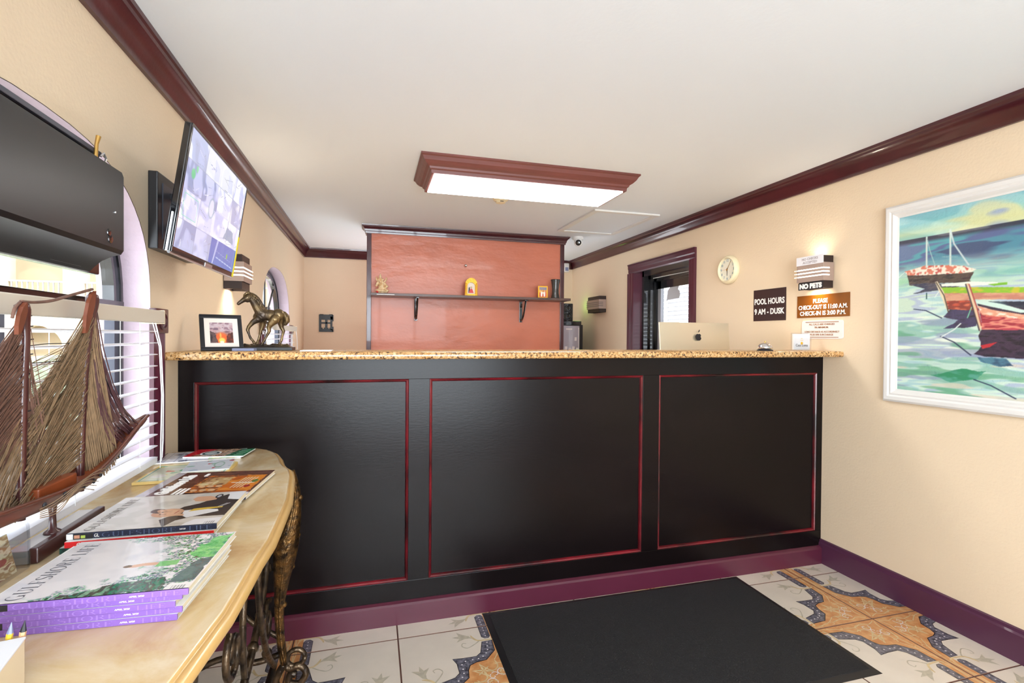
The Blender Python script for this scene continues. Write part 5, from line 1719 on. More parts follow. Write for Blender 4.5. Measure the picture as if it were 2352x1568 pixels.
for ye in (1.93, .56):
    pl_ = lambda x, z: Vector((x, ye, z))
    # front leg: ornate leaf panel, tapering ankle, scrolled foot
    leg = MB()
    path = smooth([(-.285, ye, .812), (-.268, ye, .74), (-.272, ye, .66), (-.290, ye, .58), (-.300, ye, .50), (-.312, ye, .40), (-.318, ye, .30), (-.312, ye, .20), (-.300, ye, .12)], 6)
    rad = [.018 + .026 * math.exp(-((i / len(path) - .42) / .18) ** 2) - .004 * i / len(path) for i in range(len(path))]
    leg.tube(path, rad, M_gold, 10)
    for s_ in (-1, 1):
        leg.tube([p + Vector((.004, s_ * r * .9, 0)) for p, r in zip(path, rad)], .005, M_gold, 6)
    for f_ in (.18, .38, .55, .72):
        i = int(f_ * (len(path) - 1)); leg.ball(path[i] + Vector((rad[i] * .8, 0, 0)), .011, M_gold, 8)
    put(leg.build('front_leg', smooth=True), tb)
    ft = MB()
    ft.tube(smooth([(-.30, ye, .13), (-.285, ye, .10), (-.25, ye, .105), (-.228, ye, .075), (-.25, ye, .04), (-.285, ye, .05), (-.28, ye, .078), (-.262, ye, .075)], 6), .0125, M_iron, 8)
    ft.tube(smooth([(-.30, ye, .12), (-.33, ye, .06), (-.30, ye, .02), (-.25, ye, .014)], 6), .013, M_iron, 8)
    ft.lathe([(.012, 0), (.02, .006), (.022, .02), (.014, .035), (.008, .05)], M_iron, 12, Matrix.Translation((-.265, ye, -.0)))
    ft.tube([(-.262 + .030 * math.cos(a), ye, .135 + .030 * math.sin(a)) for a in [i * .4 for i in range(17)]], .009, M_iron, 8)
    put(ft.build('scroll_foot', smooth=True), tb)
    rl = MB()
    rl.tube(smooth([(-.69, ye, .812), (-.70, ye, .6), (-.66, ye, .4), (-.68, ye, .2), (-.70, ye, .05), (-.68, ye, .014)], 6), .016, M_iron, 8)
    rl.lathe([(.02, 0), (.022, .01), (.014, .03)], M_iron, 10, Matrix.Translation((-.68, ye, 0)))
    put(rl.build('rear_leg', smooth=True), tb)
    br = MB()
    br.tube([(-.30, ye, .80), (-.69, ye, .80)], .012, M_iron, 8)
    br.tube(smooth([(-.30, ye, .16), (-.40, ye, .14), (-.50, ye, .17), (-.60, ye, .14), (-.69, ye, .16)], 6), .011, M_iron, 8)
    br.tube(smooth([(-.31, ye, .70), (-.42, ye, .62), (-.50, ye, .45), (-.42, ye, .30), (-.32, ye, .22)], 6), .010, M_iron, 8)
    br.tube(smooth([(-.68, ye, .70), (-.58, ye, .62), (-.50, ye, .45), (-.58, ye, .30), (-.67, ye, .22)], 6), .010, M_iron, 8)
    br.tube(scroll((-.40, .46), .055, 1.4, 0, pl_), .008, M_iron, 7); br.tube(scroll((-.60, .46), .055, 1.4, math.pi, pl_, -1), .008, M_iron, 7)
    put(br.build('side_scrollwork', smooth=True), tb)
# long scrollwork brace between the two ends, just behind the front edge
xb = -.335
plb = lambda y, z: Vector((xb, y, z))
bc = MB()
for s_, c_ in ((1, 1.245), (-1, 1.245)):
    f_ = lambda dy, z, dx=0.0: Vector((xb + dx, c_ + s_ * dy, z))
    bc.tube(smooth([f_(.68, .80), f_(.60, .66), f_(.52, .50), f_(.36, .38), f_(.16, .34), f_(.0, .40)], 8), .011, M_iron, 8)
    bc.tube(smooth([f_(.66, .14), f_(.56, .24), f_(.46, .42), f_(.42, .60), f_(.48, .74), f_(.56, .79)], 8), .011, M_iron, 8)
    bc.tube(smooth([f_(.58, .18, .02), f_(.46, .30, .02), f_(.36, .46, .02), f_(.33, .62, .02), f_(.38, .76, .02)], 8), .009, M_iron, 8)
    bc.tube(smooth([f_(.50, .12), f_(.36, .20), f_(.26, .36), f_(.24, .52), f_(.28, .66), f_(.22, .74), f_(.14, .70), f_(.15, .62)], 8), .009, M_iron, 8)
    bc.tube(scroll((c_ + s_ * .56, .34), .07, 1.3, 1.0, plb, s_), .009, M_iron, 8)
    bc.tube(scroll((c_ + s_ * .60, .60), .055, 1.3, 4.0, plb, -s_), .008, M_iron, 8)
    bc.tube(scroll((c_ + s_ * .14, .50), .07, 1.3, 2.0, plb, s_), .009, M_iron, 8)
    for yy, zz in ((.60, .66), (.46, .42), (.56, .24), (.36, .38)):
        bc.ball(f_(yy, zz), .017, M_iron, 8)
put(bc.build('long_scrollwork', smooth=True), tb)
ba = MB(); ba.tube([(xb, .56, .795), (xb, 1.93, .795)], .012, M_iron, 8); ba.tube([(-.60, .56, .795), (-.60, 1.93, .795)], .012, M_iron, 8); ba.tube([(xb, .56, .12), (xb, 1.93, .12)], .012, M_iron, 8)
put(ba.build('rails', smooth=True), tb)

# ================================================================== magazines
def glyph(ch):
    """thin serif capitals as ribbons: list of (points, widths); width 1 unit = cap height"""
    T_, t_ = .13, .035
    sf = lambda x, y: ([(x - .11, y), (x + .11, y)], [t_, t_])
    st_ = lambda x: ([(x, 0), (x, 1)], [T_, T_])
    def arc(cx, cy, rx, ry, a0, a1, n=14):
        p = []; w_ = []
        for i in range(n + 1):
            a = math.radians(a0 + (a1 - a0) * i / n)
            p.append((cx + rx * math.cos(a), cy + ry * math.sin(a))); w_.append(t_ + (T_ - t_) * abs(math.cos(a)) ** 1.5)
        return (p, w_)
    G = {
        'I': ([st_(.15), sf(.15, .02), sf(.15, .98)], .30),
        'L': ([st_(.15), sf(.15, .98), ([(.05, .02), (.55, .02)], [t_, t_]), ([(.55, 0), (.57, .22)], [t_, t_])], .64),
        'F': ([st_(.15), sf(.15, .02), ([(.05, .98), (.55, .98)], [t_, t_]), ([(.15, .52), (.42, .52)], [t_, t_]), ([(.55, 1), (.56, .80)], [t_, t_]), ([(.42, .42), (.42, .62)], [t_, t_])], .62),
        'E': ([st_(.15), ([(.05, .98), (.58, .98)], [t_, t_]), ([(.05, .02), (.60, .02)], [t_, t_]), ([(.15, .52), (.44, .52)], [t_, t_]), ([(.58, 1), (.59, .80)], [t_, t_]), ([(.60, 0), (.62, .22)], [t_, t_]), ([(.44, .42), (.44, .62)], [t_, t_])], .68),
        'H': ([st_(.15), st_(.65), sf(.15, .02), sf(.15, .98), sf(.65, .02), sf(.65, .98), ([(.15, .5), (.65, .5)], [t_, t_])], .82),
        'U': ([([(.15, 1), (.15, .3)], [T_, T_]), sf(.15, .98), arc(.40, .30, .25, .28, 180, 360), ([(.65, .3), (.65, 1)], [t_ * 1.4, t_ * 1.4]), sf(.65, .98)], .80),
        'O': ([arc(.42, .5, .36, .49, 0, 360, 28)], .86),
        'G': ([arc(.42, .5, .36, .49, 50, 325, 22), ([(.70, .05), (.70, .45)], [T_ * .8, T_ * .8]), sf(.70, .44)], .88),
        'S': ([arc(.30, .745, .22, .235, 30, 250, 12), ([(.20, .56), (.42, .42)], [T_, T_]), arc(.30, .255, .23, .235, 70, -150, 12)], .60),
        'R': ([st_(.15), sf(.15, .02), ([(.05, .98), (.35, .98)], [t_, t_]), arc(.35, .74, .22, .24, 90, -90, 10), ([(.15, .5), (.35, .5)], [t_, t_]), ([(.38, .5), (.66, .02)], [T_ * .9, T_ * .7]), ([(.60, .02), (.76, .02)], [t_, t_])], .78),
        ' ': ([], .35)}
    return G[ch]


def serif(body, M, height, length, m, parent, name='title_lettering'):
    x = 0; gl = []
    for c in body:
        g, w_ = glyph(c); gl.append((x, g)); x += w_ + .10
    sx = length / (x - .10)
    mb = MB()
    for x0, g in gl:
        for pts, wd in g:
            ribbon(mb, [(x0 + a, b) for a, b in pts], list(wd), 0, m)
    o = mb.build(name); o.data.transform(M @ Matrix.Diagonal((sx, height, 1, 1)))
    put(o, parent); return o


def quad_M(nl, nr, fl, z):
    """magazine frame: x from near-left to near-right along the spine, y away"""
    u = Vector((nr[0] - nl[0], nr[1] - nl[1], 0)); L = u.length; u.normalize()
    v = Vector((0, 0, 1)).cross(u)
    W_ = Vector((fl[0] - nl[0], fl[1] - nl[1], 0)).dot(v)
    return frame_M((nl[0], nl[1], z), u, v), L, W_


def magazine(name, label, nl, nr, fl, z0, th, cover, spine_m, group=None, extra=None, spine_txt=None, st_m=None, head=None):
    M_, L, W_ = quad_M(nl, nr, fl, z0)
    t = thing(name, label, 'magazine', (nl[0], nl[1], z0), group)
    put(MB().box(.001, L - .002, .003, W_ - .002, .0006, th - .0006, M_pages, M_).build('page_block'), t)
    sp_ = MB(); sp_.bbox(0, L, -.0012, .003, 0, th, spine_m, .0008, M_)
    sp_.box(0, L, 0, W_, 0, .0005, M_paper, M_)
    so = put(sp_.build('spine'), t)
    o = M_ @ Vector((0, 0, th)); R = M_.to_3x3()
    if cover:
        if isinstance(cover, Canvas):
            cvr = cover.build('cover', o, R @ Vector((L, 0, 0)), R @ Vector((0, W_, 0)), M_printg)
            put(cvr, t)
        else:
            cvr = put(MB().box(0, L, 0, W_, th - .0005, th + .0001, cover, M_).build('cover'), t)
    if spine_txt:
        SM = M_ @ frame_M((0, -.0016, th / 2), (1, 0, 0), (0, 0, 1))
        for (s_, x, w_, h, m, bold) in spine_txt:
            if s_.isupper() and bold == 'serif':
                serif(s_, SM @ Matrix.Translation((x, -h / 2, 0)), h, w_, m, so, 'spine_lettering')
            else:
                fit(s_, m, so, 0, 0, w_, h, 'spine_lettering', bold=.0, x=SM @ Matrix.Translation((x + w_ / 2, 0, 0)))
    return t, M_, L, W_, th


# --- cover pictures
nxc, nyc = 260, 240
cvA = Canvas(nxc, nyc, (232, 230, 236))      # wisteria cover: head at the left
cvA.strokes(np.ones_like(cvA.U), [(228, 227, 232), (236, 234, 238), (224, 224, 232)], 3, 3, 40)
fol = np.clip((cvA.U - (.62 - .35 * np.clip((cvA.V - .75) / .25, 0, 1) - .50 * np.clip((.30 - cvA.V) / .30, 0, 1)) + (fbm(nxc, nyc, 12, 12, 41) - .5) * .45) * 6, 0, 1)
fol *= (cvA.U < .985)
nA = fbm(nxc, nyc, 22, 26, 42, 3)
cvA.strokes(fol * (nA > .38), [(30, 60, 52), (24, 120, 84), (60, 170, 96), (226, 230, 232), (120, 110, 150), (40, 140, 96), (150, 140, 176), (232, 232, 236), (30, 90, 70)], 40, 34, 43)
cvA.strokes(cvA.inside([(.30, .0), (.55, .16), (.8, .20), (.9, .02)], .1, 44) * 1.0, [(30, 60, 56), (20, 110, 80), (44, 52, 52), (110, 160, 130)], 30, 12, 45, .85)
cvA.strokes(cvA.inside([(.82, .55), (1, .45), (1, .98), (.86, .9)], .1, 46) * 1.0, [(70, 190, 90), (110, 214, 110), (40, 160, 96)], 8, 8, 47, .8)
cvA.strokes(cvA.inside([(.86, .10), (.99, .12), (.99, .52), (.90, .46)], .05, 48) * 1.0, [(44, 80, 90), (70, 110, 116)], 8, 8, 49, .9)
cvA.poly([(.50, .42), (.54, .46), (.60, .475), (.68, .47), (.70, .42), (.60, .425), (.56, .41)], (222, 178, 150), 1, .02, 5); cvA.ell(.515, .435, .025, .022, (120, 90, 60)); cvA.poly([(.68, .40), (.80, .40), (.80, .50), (.68, .48)], (110, 196, 110), .9, .03, 6)
cvA.poly([(.86, .0), (.985, .0), (.985, .09), (.87, .10)], (236, 236, 238))
for q in range(14): cvA.line([(.90 + q * .005, .01), (.90 + q * .005, .06)], .0014 if q % 3 else .0026, (150, 150, 156))
cvA.a[:, -3:] = (236, 230, 226)

M_spineP = mat('violet_spine', rgb(136, 100, 186), .35, var=.06, vscale=30)
M_spineN = mat('navy_spine', rgb(34, 42, 66), .35)
M_spineR = mat('red_spine', rgb(214, 32, 38), .3)
M_lilink = mat('pale_violet_ink', rgb(156, 122, 200), .4)
M_navink = mat('slate_blue_ink', rgb(84, 98, 128), .4)
M_greensp = mat('green_print_spine', rgb(40, 110, 90), .4, c2=rgb(20, 40, 40), vscale=60)
grp = 'violet spined magazines stacked on the console table'
TH_ = .0105
stackA = []
# near-left, near-right, far-left
for k_ in range(5):
    zt_ = TZ + .0003 + k_ * TH_
    if k_ == 4:
        nl, nr, fl = (-.560, .922), (-.2835, .906), (-.569, 1.160)
    else:
        j = (.0, .006, -.003, .004)[k_]
        nl, nr, fl = (-.575 + j - .002 * k_, .930 + .002 * j), (-.301 + j + .002 * (k_ == 3), .912 + .003 * (k_ % 2)), (-.585 + j, 1.17)
    lab = ('violet spined magazine with a flower cover, topmost of the near stack', 'violet spined magazine second from the top of the near stack', 'violet spined magazine in the middle of the near stack', 'violet spined magazine second from the bottom of the near stack', 'violet spined magazine at the bottom of the near stack')[4 - k_]
    sptxt = [('GULFSHORE', .040, .145, .0075, M_lilink, 'serif'), ('APRIL 2020', .194, .021, .0024, M_inkw, 0), ('LIFE', .224, .042, .0075, M_lilink, 'serif')]
    t, M_, L, W_, th = magazine('magazine', lab, nl, nr, fl, zt_, TH_ - .0004, cvA if k_ == 4 else M_paper, M_spineP, grp, spine_txt=sptxt)
    put(MB().box(-.0005, .030, -.0016, .001, .0005, TH_ - .001, M_greensp, M_).build('spine_picture'), t)
    put(MB().box(.018, .034, -.0019, .001, .0003, TH_ - .0008, M_ink, M_).build('spine_badge'), t)
    if k_ == 4:
        TMx = M_ @ frame_M((.030, .010, th + .0004), (0, 1, 0), (-1, 0, 0))
        serif('GULFSHORE LIFE', TMx @ Matrix.Translation((0, -.012, 0)), .023, W_ - .025, mat('grey_title_ink', rgb(96, 98, 110), .5), t)

# --- suit portrait cover
cvB = Canvas(nxc, nyc, (206, 200, 190))
cvB.strokes(np.ones_like(cvB.U), [(204, 198, 188), (214, 208, 200), (196, 190, 180)], 3, 3, 50)
B = cvB
B.poly([(.62, .0), (.66, .16), (.76, .24), (1, .22), (1, .98), (.92, .98), (.78, .80), (.70, .64), (.60, .56), (.56, .44), (.60, .34), (.53, .20)], (48, 42, 46), 1, .008, 2)
B.poly([(.86, .98), (1, .98), (1, .70), (.90, .74)], (236, 236, 240), 1, .01, 3)
B.poly([(.74, .0), (1, 0), (1, .17), (.80, .16), (.76, .08)], (234, 234, 238))
B.poly([(.66, .30), (.72, .22), (.92, .36), (.90, .42), (.74, .46), (.64, .44)], (238, 236, 236))
B.poly([(.68, .40), (.78, .43), (.92, .47), (.92, .50), (.80, .50), (.70, .48)], (214, 180, 70), 1, .01, 4)
B.ell(.53, .40, .115, .12, (206, 158, 128), 1, .1); B.ell(.53, .40, .10, .10, (222, 174, 142), 1, .1, .5); B.ell(.44, .47, .055, .075, (92, 78, 74), 1, .6); B.ell(.47, .46, .035, .06, (206, 160, 130), 1, .5)
B.poly([(.46, .30), (.52, .27), (.62, .30), (.68, .28), (.66, .35), (.56, .36), (.48, .35)], (214, 166, 134), 1, .012, 6)
B.line([(.50, .44), (.545, .45)], .005, (90, 60, 50)); B.line([(.50, .36), (.53, .36)], .005, (110, 70, 60)); B.line([(.59, .37), (.60, .44)], .006, (168, 90, 80)); B.ell(.485, .425, .008, .012, (60, 40, 36)); B.ell(.485, .365, .008, .012, (60, 40, 36)); B.line([(.52, .40), (.56, .395)], .004, (180, 124, 100))
B.poly([(.62, .88), (.60, .80), (.64, .72), (.72, .70), (.80, .74), (.80, .82), (.72, .88)], (214, 166, 134), 1, .01, 7); B.ell(.80, .86, .03, .07, (44, 44, 54)); B.ell(.80, .86, .016, .045, (180, 180, 186))
for x0, x1 in ((.88, .93), (.90, .95)): B.line([(x0, .50), (x1, .60)], .0035, (236, 236, 236))
for q in range(14): B.line([(.90 + q * .005, .02), (.90 + q * .005, .08)], .0014 if q % 3 else .0026, (150, 150, 156))
grpB = 'magazines of the middle stack'
zz = TZ + .0003
magazine('magazine', 'magazine at the bottom of the middle stack, green edged, under the red spined one', (-.625, 1.245), (-.348, 1.242), (-.640, 1.478), zz, .0125, M_paper, M_greensp, grpB)
zz += .0129
magazine('magazine', 'red spined magazine beneath the cover of the man in a dark suit', (-.615, 1.242), (-.338, 1.238), (-.63, 1.475), zz, .0125, M_paper, M_spineR, grpB, spine_txt=[('GL', .022, .012, .007, M_inkw, 0)])
zz += .0129
t, M_, L, W_, th = magazine('magazine', 'magazine with a man in a dark suit on its grey cover, navy spine', (-.617, 1.254), (-.334, 1.244), (-.622, 1.495), zz, .0125, B, M_spineN, grpB,
                            spine_txt=[('GULFSHORE', .064, .14, .0095, M_navink, 'serif'), ('2020', .210, .012, .003, M_inkw, 0), ('LIFE', .228, .046, .0095, M_navink, 'serif'), ('GL', .050, .009, .007, M_inkw, 0)])
TMx = M_ @ frame_M((.030, .012, th + .0004), (0, 1, 0), (-1, 0, 0))
serif('GULFSHORE LIFE', TMx @ Matrix.Translation((0, -.010, 0)), .019, W_ - .03, mat('brown_title_ink', rgb(84, 74, 70), .5), t)
for x0, m_ in ((.0, M_paper), (.010, M_ink)):
    put(MB().box(x0, x0 + (.012 if x0 == 0 else .038), -.0018, .001, .0005, .0118, m_, M_).build('spine_picture'), t)
cvs = MB(); cvs.box(.014, .024, -.0020, .001, .002, .009, mat('skin_print', rgb(196, 140, 110), .5), M_); cvs.box(.026, .034, -.0020, .001, .002, .008, mat('lime_print', rgb(170, 190, 80), .5), M_); put(cvs.build('spine_portrait'), t)
# --- food cover
cvC = Canvas(nxc, nyc, (92, 56, 44))
cvC.strokes(np.ones_like(cvC.U), [(70, 40, 34), (110, 66, 48), (90, 54, 44), (150, 96, 60)], 5, 22, 70)
cvC.strokes(cvC.inside([(.36, .18), (.98, .10), (.97, .80), (.40, .82)], .03, 71), [(196, 110, 46), (150, 84, 40), (226, 150, 80), (110, 60, 40)], 9, 12, 72)
cvC.strokes(cvC.inside([(.66, .12), (.97, .10), (.97, .80), (.68, .76)], .02, 73), [(206, 110, 36), (226, 140, 50), (180, 90, 30)], 5, 5, 74)
cvC.strokes(cvC.inside([(.40, .42), (.66, .42), (.66, .74), (.42, .74)], .04, 75), [(226, 206, 160), (196, 160, 110), (150, 100, 60)], 14, 8, 76)
for q in range(7): cvC.ell(.45 + (q % 3) * .08 + .02 * (q // 3), .24 + .14 * (q // 3), .03, .04, (226, 190, 150), .9, .4)
for q in range(5): cvC.line([(.76 + q * .03, .30), (.79 + q * .03, .70)], .008, (240, 226, 200), .85)
cvC.line([(.72, .50), (.92, .48)], .02, (246, 236, 220), .8); cvC.ell(.92, .55, .03, .06, (110, 130, 60)); cvC.ell(.90, .35, .03, .05, (170, 50, 40))
cvC.line([(0, .90), (1, .90)], .01, (150, 130, 140), .6); cvC.poly([(.87, 0), (1, 0), (1, .12), (.89, .12)], (236, 232, 236)); cvC.line([(.86, 0), (.86, .14), (1, .14)], .01, (120, 40, 60))
cvC.mix((cvC.U < .09) * 1.0, (196, 196, 206), .85)
zz = TZ + .0107
t, M_, L, W_, th = magazine('magazine', 'magazine with a brown food photograph cover, behind the man in a suit', (-.622, 1.545), (-.335, 1.512), (-.650, 1.812), zz - .004, .012, cvC, M_spineN, spine_txt=[('LIFE', .235, .035, .008, M_inkw, 0)])
TMx = M_ @ frame_M((.055, .02, th + .0006), (0, 1, 0), (-1, 0, 0))
fit('Gulfshore Life', M_inkw, t, 0, 0, W_ * .74, .036, 'title_lettering', bold=.002, x=TMx @ Matrix.Translation((W_ * .42, 0, 0)))
fit('2020', M_inkw, t, 0, 0, .03, .010, 'issue_lettering', bold=.001, x=TMx @ Matrix.Translation((W_ * .78, -.045, 0)))
for q in range(3):
    put(MB().box(.085 + q * .011, .092 + q * .011, .03, .085, th + .0002, th + .0006, M_inkw, M_).build('headline_bar'), t)
# --- leaflets
def leaflet(name, label, nl, nr, fl, z, th, cvx, side, cat='leaflet'):
    M_, L, W_ = quad_M(nl, nr, fl, z)
    t = thing(name, label, cat, (nl[0], nl[1], z))
    put(MB().bbox(0, L, 0, W_, 0, th, side, .0004, M_).build('pages'), t)
    R = M_.to_3x3()
    put(cvx.build('cover', M_ @ Vector((.0005, .0005, th + .0002)), R @ Vector((L - .001, 0, 0)), R @ Vector((0, W_ - .001, 0)), M_printg), t)
    return t
def doodle(base, cols, seed, n=26, nx=150, ny=110):
    c = Canvas(nx, ny, base); r = np.random.default_rng(seed)
    for q in range(n):
        x, y = r.random(2); col = cols[r.integers(len(cols))]
        k_ = q % 3
        if k_ == 0: c.ell(x, y, .03 + r.random() * .08, .04 + r.random() * .08, col, .9)
        elif k_ == 1: c.poly([(x, y), (x + .12 * r.random() + .03, y), (x + .10, y + .12 * r.random() + .03), (x, y + .1)], col, .9)
        else: c.line([(x, y), (min(1, x + .25 * r.random()), y + .02 * r.random())], .006, col)
    return c
M_yp = mat('yellow_paper', rgb(236, 206, 130), .5)
d1 = doodle((226, 232, 210), [(150, 200, 170), (226, 130, 120), (244, 214, 120), (180, 200, 220), (240, 240, 236), (120, 190, 140)], 81)
d1.line([(.01, .02), (.99, .02), (.99, .98), (.01, .98), (.01, .02)], .02, (246, 214, 130)); d1.line([(.05, .06), (.95, .06), (.95, .94), (.05, .94), (.05, .06)], .008, (110, 176, 150))
leaflet('map_booklet', 'pastel yellow and green map booklet lying behind the brown food magazine', (-.702, 1.758), (-.46, 1.758), (-.712, 1.965), TZ + .0003, .008, d1, M_yp, 'booklet')
d2 = doodle((228, 232, 240), [(190, 206, 226), (160, 200, 176), (240, 240, 246), (206, 80, 80)], 82, 20)
d2.ell(.72, .5, .12, .3, (160, 190, 170), .8); d2.ell(.72, .5, .09, .22, (220, 228, 232), 1)
leaflet('folded_brochure', 'pale blue folded brochure lying across the map booklet', (-.60, 1.845), (-.462, 1.86), (-.61, 1.985), TZ + .0086, .003, d2, M_paper, 'brochure')
d3 = doodle((214, 214, 224), [(90, 100, 140), (60, 66, 96), (180, 180, 190), (236, 236, 240), (150, 60, 70)], 83, 26)
for q in range(9): d3.line([(.04, .1 + q * .1), (.40, .1 + q * .1)], .006, (110, 116, 140)); 
for x in (.1, .22, .34): d3.line([(x, .0), (x, 1)], .006, (150, 154, 176))
d3.poly([(.0, 0), (.02, 0), (.02, 1), (0, 1)], (60, 60, 110))
d3.strokes(d3.inside([(.6, .05), (.95, .05), (.95, .3), (.6, .3)]), [(214, 210, 120), (150, 180, 110), (226, 226, 226)], 8, 5, 84)
leaflet('newspaper', 'folded local newspaper with small print at the far end of the table', (-.742, 2.022), (-.470, 2.045), (-.748, 2.185), TZ + .0003, .004, d3, M_paper, 'newspaper')
d4 = Canvas(150, 100, (150, 110, 90))
d4.strokes(np.ones_like(d4.U), [(170, 120, 96), (130, 90, 70), (206, 170, 140), (110, 80, 70)], 12, 8, 85)
d4.poly([(0, 0), (.10, 0), (.34, 1), (.10, 1)], (206, 24, 40)); d4.poly([(0, 0), (0, 1), (.12, 1), (.06, 0)], (206, 24, 40)); d4.ell(.36, .42, .17, .30, (246, 246, 246)); d4.ell(.36, .42, .14, .24, (60, 84, 84)); d4.ell(.36, .42, .10, .15, (220, 226, 226)); d4.line([(.28, .42), (.44, .44)], .02, (40, 60, 60))
d4.poly([(.80, 0), (.9, 1), (1, 1), (1, 0)], (20, 130, 80)); d4.poly([(.68, 0), (.80, .0), (.9, 1), (.78, 1)], (30, 110, 76), .9)
for q in range(4): d4.line([(.55 + q * .02, .2 + q * .16), (.72, .24 + q * .16)], .018, (236, 214, 206)); d4.line([(.82, .15 + q * .2), (.95, .2 + q * .2)], .018, (226, 240, 230))
leaflet('guide_magazine', 'red and green guide magazine lying on top of the newspaper', (-.672, 2.085), (-.464, 2.055), (-.655, 2.205), TZ + .0046, .004, d4, M_paper, 'magazine')

# ================================================================== ship model on its stand
SX = -.64
SP = lambda px, py, dx=0.0: Vector((SX + dx, P(px, py, 'x', SX).y, P(px, py, 'x', SX).z))
std = thing('ship_stand', 'white display board with dark wooden edge under the model ship', 'stand', (-.68, 1.2, TZ))
put(MB().bbox(-.692, -.657, 1.205, 1.455, TZ + .0008, .868, M_white, .002).build('board'), std)
mb = MB(); mb.bbox(-.656, -.640, 1.205, 1.463, TZ + .0008, .872, M_woodd, .003); put(mb.build('edge_rail'), std)

shp = thing('model_ship', 'wooden model sailing ship rigged with dense thread sails before the blind', 'model ship', (SX, 1.2, .87))
# hull loft
def keel(y):
    ks = [(.70, .985), (.95, .965), (1.10, .955), (1.25, .944), (1.36, .950), (1.46, .972), (1.56, 1.005), (1.64, 1.030), (1.70, 1.052)]
    for (a, b), (c, d) in zip(ks[:-1], ks[1:]):
        if y <= c: return b + (d - b) * (y - a) / (c - a)
    return ks[-1][1]
stn = [(.70, .030, .050), (.80, .038, .046), (.95, .042, .040), (1.10, .042, .036), (1.25, .040, .036), (1.36, .036, .038), (1.46, .028, .036), (1.56, .020, .030), (1.64, .010, .020), (1.70, .003, .008)]
mb = MB(); secs = []
for y, hw, h in stn:
    kz = keel(y); s_ = []
    for q in range(9):
        a = math.pi * q / 8
        s_.append((SX - hw * math.cos(a), y, kz + h - h * math.sin(a) ** .8 if 0 < q < 8 else kz + h))
    secs.append(s_)
vs = [p for s_ in secs for p in s_]; fs = []
for i in range(len(secs) - 1):
    for q in range(8):
        fs.append([i * 9 + q, i * 9 + q + 1, (i + 1) * 9 + q + 1, (i + 1) * 9 + q])
mb.add(vs, fs, M_wood)
mb.add(secs[0], [list(range(9))], M_wood)
put(mb.build('hull', smooth=True), shp)
mb = MB(); dv = []
for s_, (y, hw, h) in zip(secs, stn):
    dv.append((SX - hw * .93, y, keel(y) + h - .010)); dv.append((SX + hw * .93, y, keel(y) + h - .010))
mb.add(dv, [[2 * i, 2 * i + 1, 2 * i + 3, 2 * i + 2] for i in range(len(stn) - 1)], M_woodo); put(mb.build('deck'), shp)
for s_ in (-1, 1):
    mb = MB(); mb.tube(smooth([(SX + s_ * hw, y, keel(y) + h) for y, hw, h in stn], 3), .0045, M_wood, 6); put(mb.build('gunwale', smooth=True), shp)
mb = MB(); mb.tube([SP(300, 985), SP(318, 972), SP(333, 965)], [.013, .012, .004], M_wood, 8); put(mb.build('bowsprit', smooth=True), shp)
mb = MB(); y0c, y1c = P(55, 1130, 'x', SX).y, P(147, 1100, 'x', SX).y
mb.bbox(SX - .022, SX + .024, y0c, y1c, keel(1.1) + .010, keel(1.1) + .044, M_woodo, .003); put(mb.build('cabin'), shp)
mb = MB()
for (x, y) in ((147, 1130), (205, 1112), (228, 1100), (243, 1086), (100, 1155)):
    p = P(x, y, 'x', SX + .045); mb.ball((SX + .047 - .012 * (x > 200), p.y, p.z - .004), .0055, M_ink, 8, (.5, 1, 1))
put(mb.build('portholes', smooth=True), shp)
mb = MB()
for q in range(13):
    f = q / 12; x, y = 222 + 48 * f, 1090 - 48 * f
    p = P(x, y, 'x', SX + .03 - .012 * f); mb.tube([p - Vector((0, .006, 0)), p + Vector((.004, .012, .0))], .0014, M_ink, 5)
pg = put(mb.build('rail_pegs'), shp)
for yy, zb in ((1.30, .8685), (.93, TZ + .001)):
    mb = MB(); mb.lathe([(.016, 0), (.015, .004), (.007, .010), (.006, .04), (.010, keel(yy) - zb + .004)], M_woodd, 12, Matrix.Translation((-.665, yy, zb)))
    put(mb.build('support_post', smooth=True), shp)
# masts: tall horn shaped tips
M1 = smooth([SP(184, 1128), SP(187, 1000), SP(194, 860), SP(204, 760), SP(212, 705), SP(210, 670)], 6)
r1 = [.0075 + .0055 * math.exp(-((i / len(M1) - .85) / .14) ** 2) for i in range(len(M1))]; r1[-1] = .003; r1[-2] = .006
mb = MB(); mb.tube(M1, r1, M_woodd, 10); put(mb.build('mast', smooth=True), shp)
M2 = smooth([SP(47, 1195), SP(50, 1000), SP(54, 860), SP(58, 780), SP(54, 725), SP(48, 692)], 6)
r2 = [.0075 + .0045 * math.exp(-((i / len(M2) - .85) / .14) ** 2) for i in range(len(M2))]; r2[-1] = .003; r2[-2] = .006
mb = MB(); mb.tube(M2, r2, M_woodd, 10); put(mb.build('mast', smooth=True), shp)
M_crest = mat('crest_wood', rgb(120, 62, 38), .4, var=.3, vscale=20)
for pts in ([(209, 668), (200, 676), (192, 695), (186, 725), (183, 765), (188, 764), (198, 732), (206, 700)], [(47, 694), (38, 704), (30, 725), (26, 748), (26, 768), (33, 764), (42, 738), (48, 714)]):
    mb = MB(); q_ = [SP(*p) for p in pts]; mb.prism([(p.y, p.z) for p in q_], 'x', SX + .004, SX + .011, M_crest); put(mb.build('mast_crest'), shp)
mb = MB()
for M_, L_ in ((M1, (8, 12, 15, 18, 21, 24, 26)), (M2, (8, 12, 15, 18, 21, 24, 26))):
    for i in L_:
        p = M_[min(i, len(M_) - 1)]; mb.tube([p + Vector((0, .008, 0)), p + Vector((.002, .020, .001))], .0013, M_ink, 5)
put(mb.build('mast_pegs'), shp)


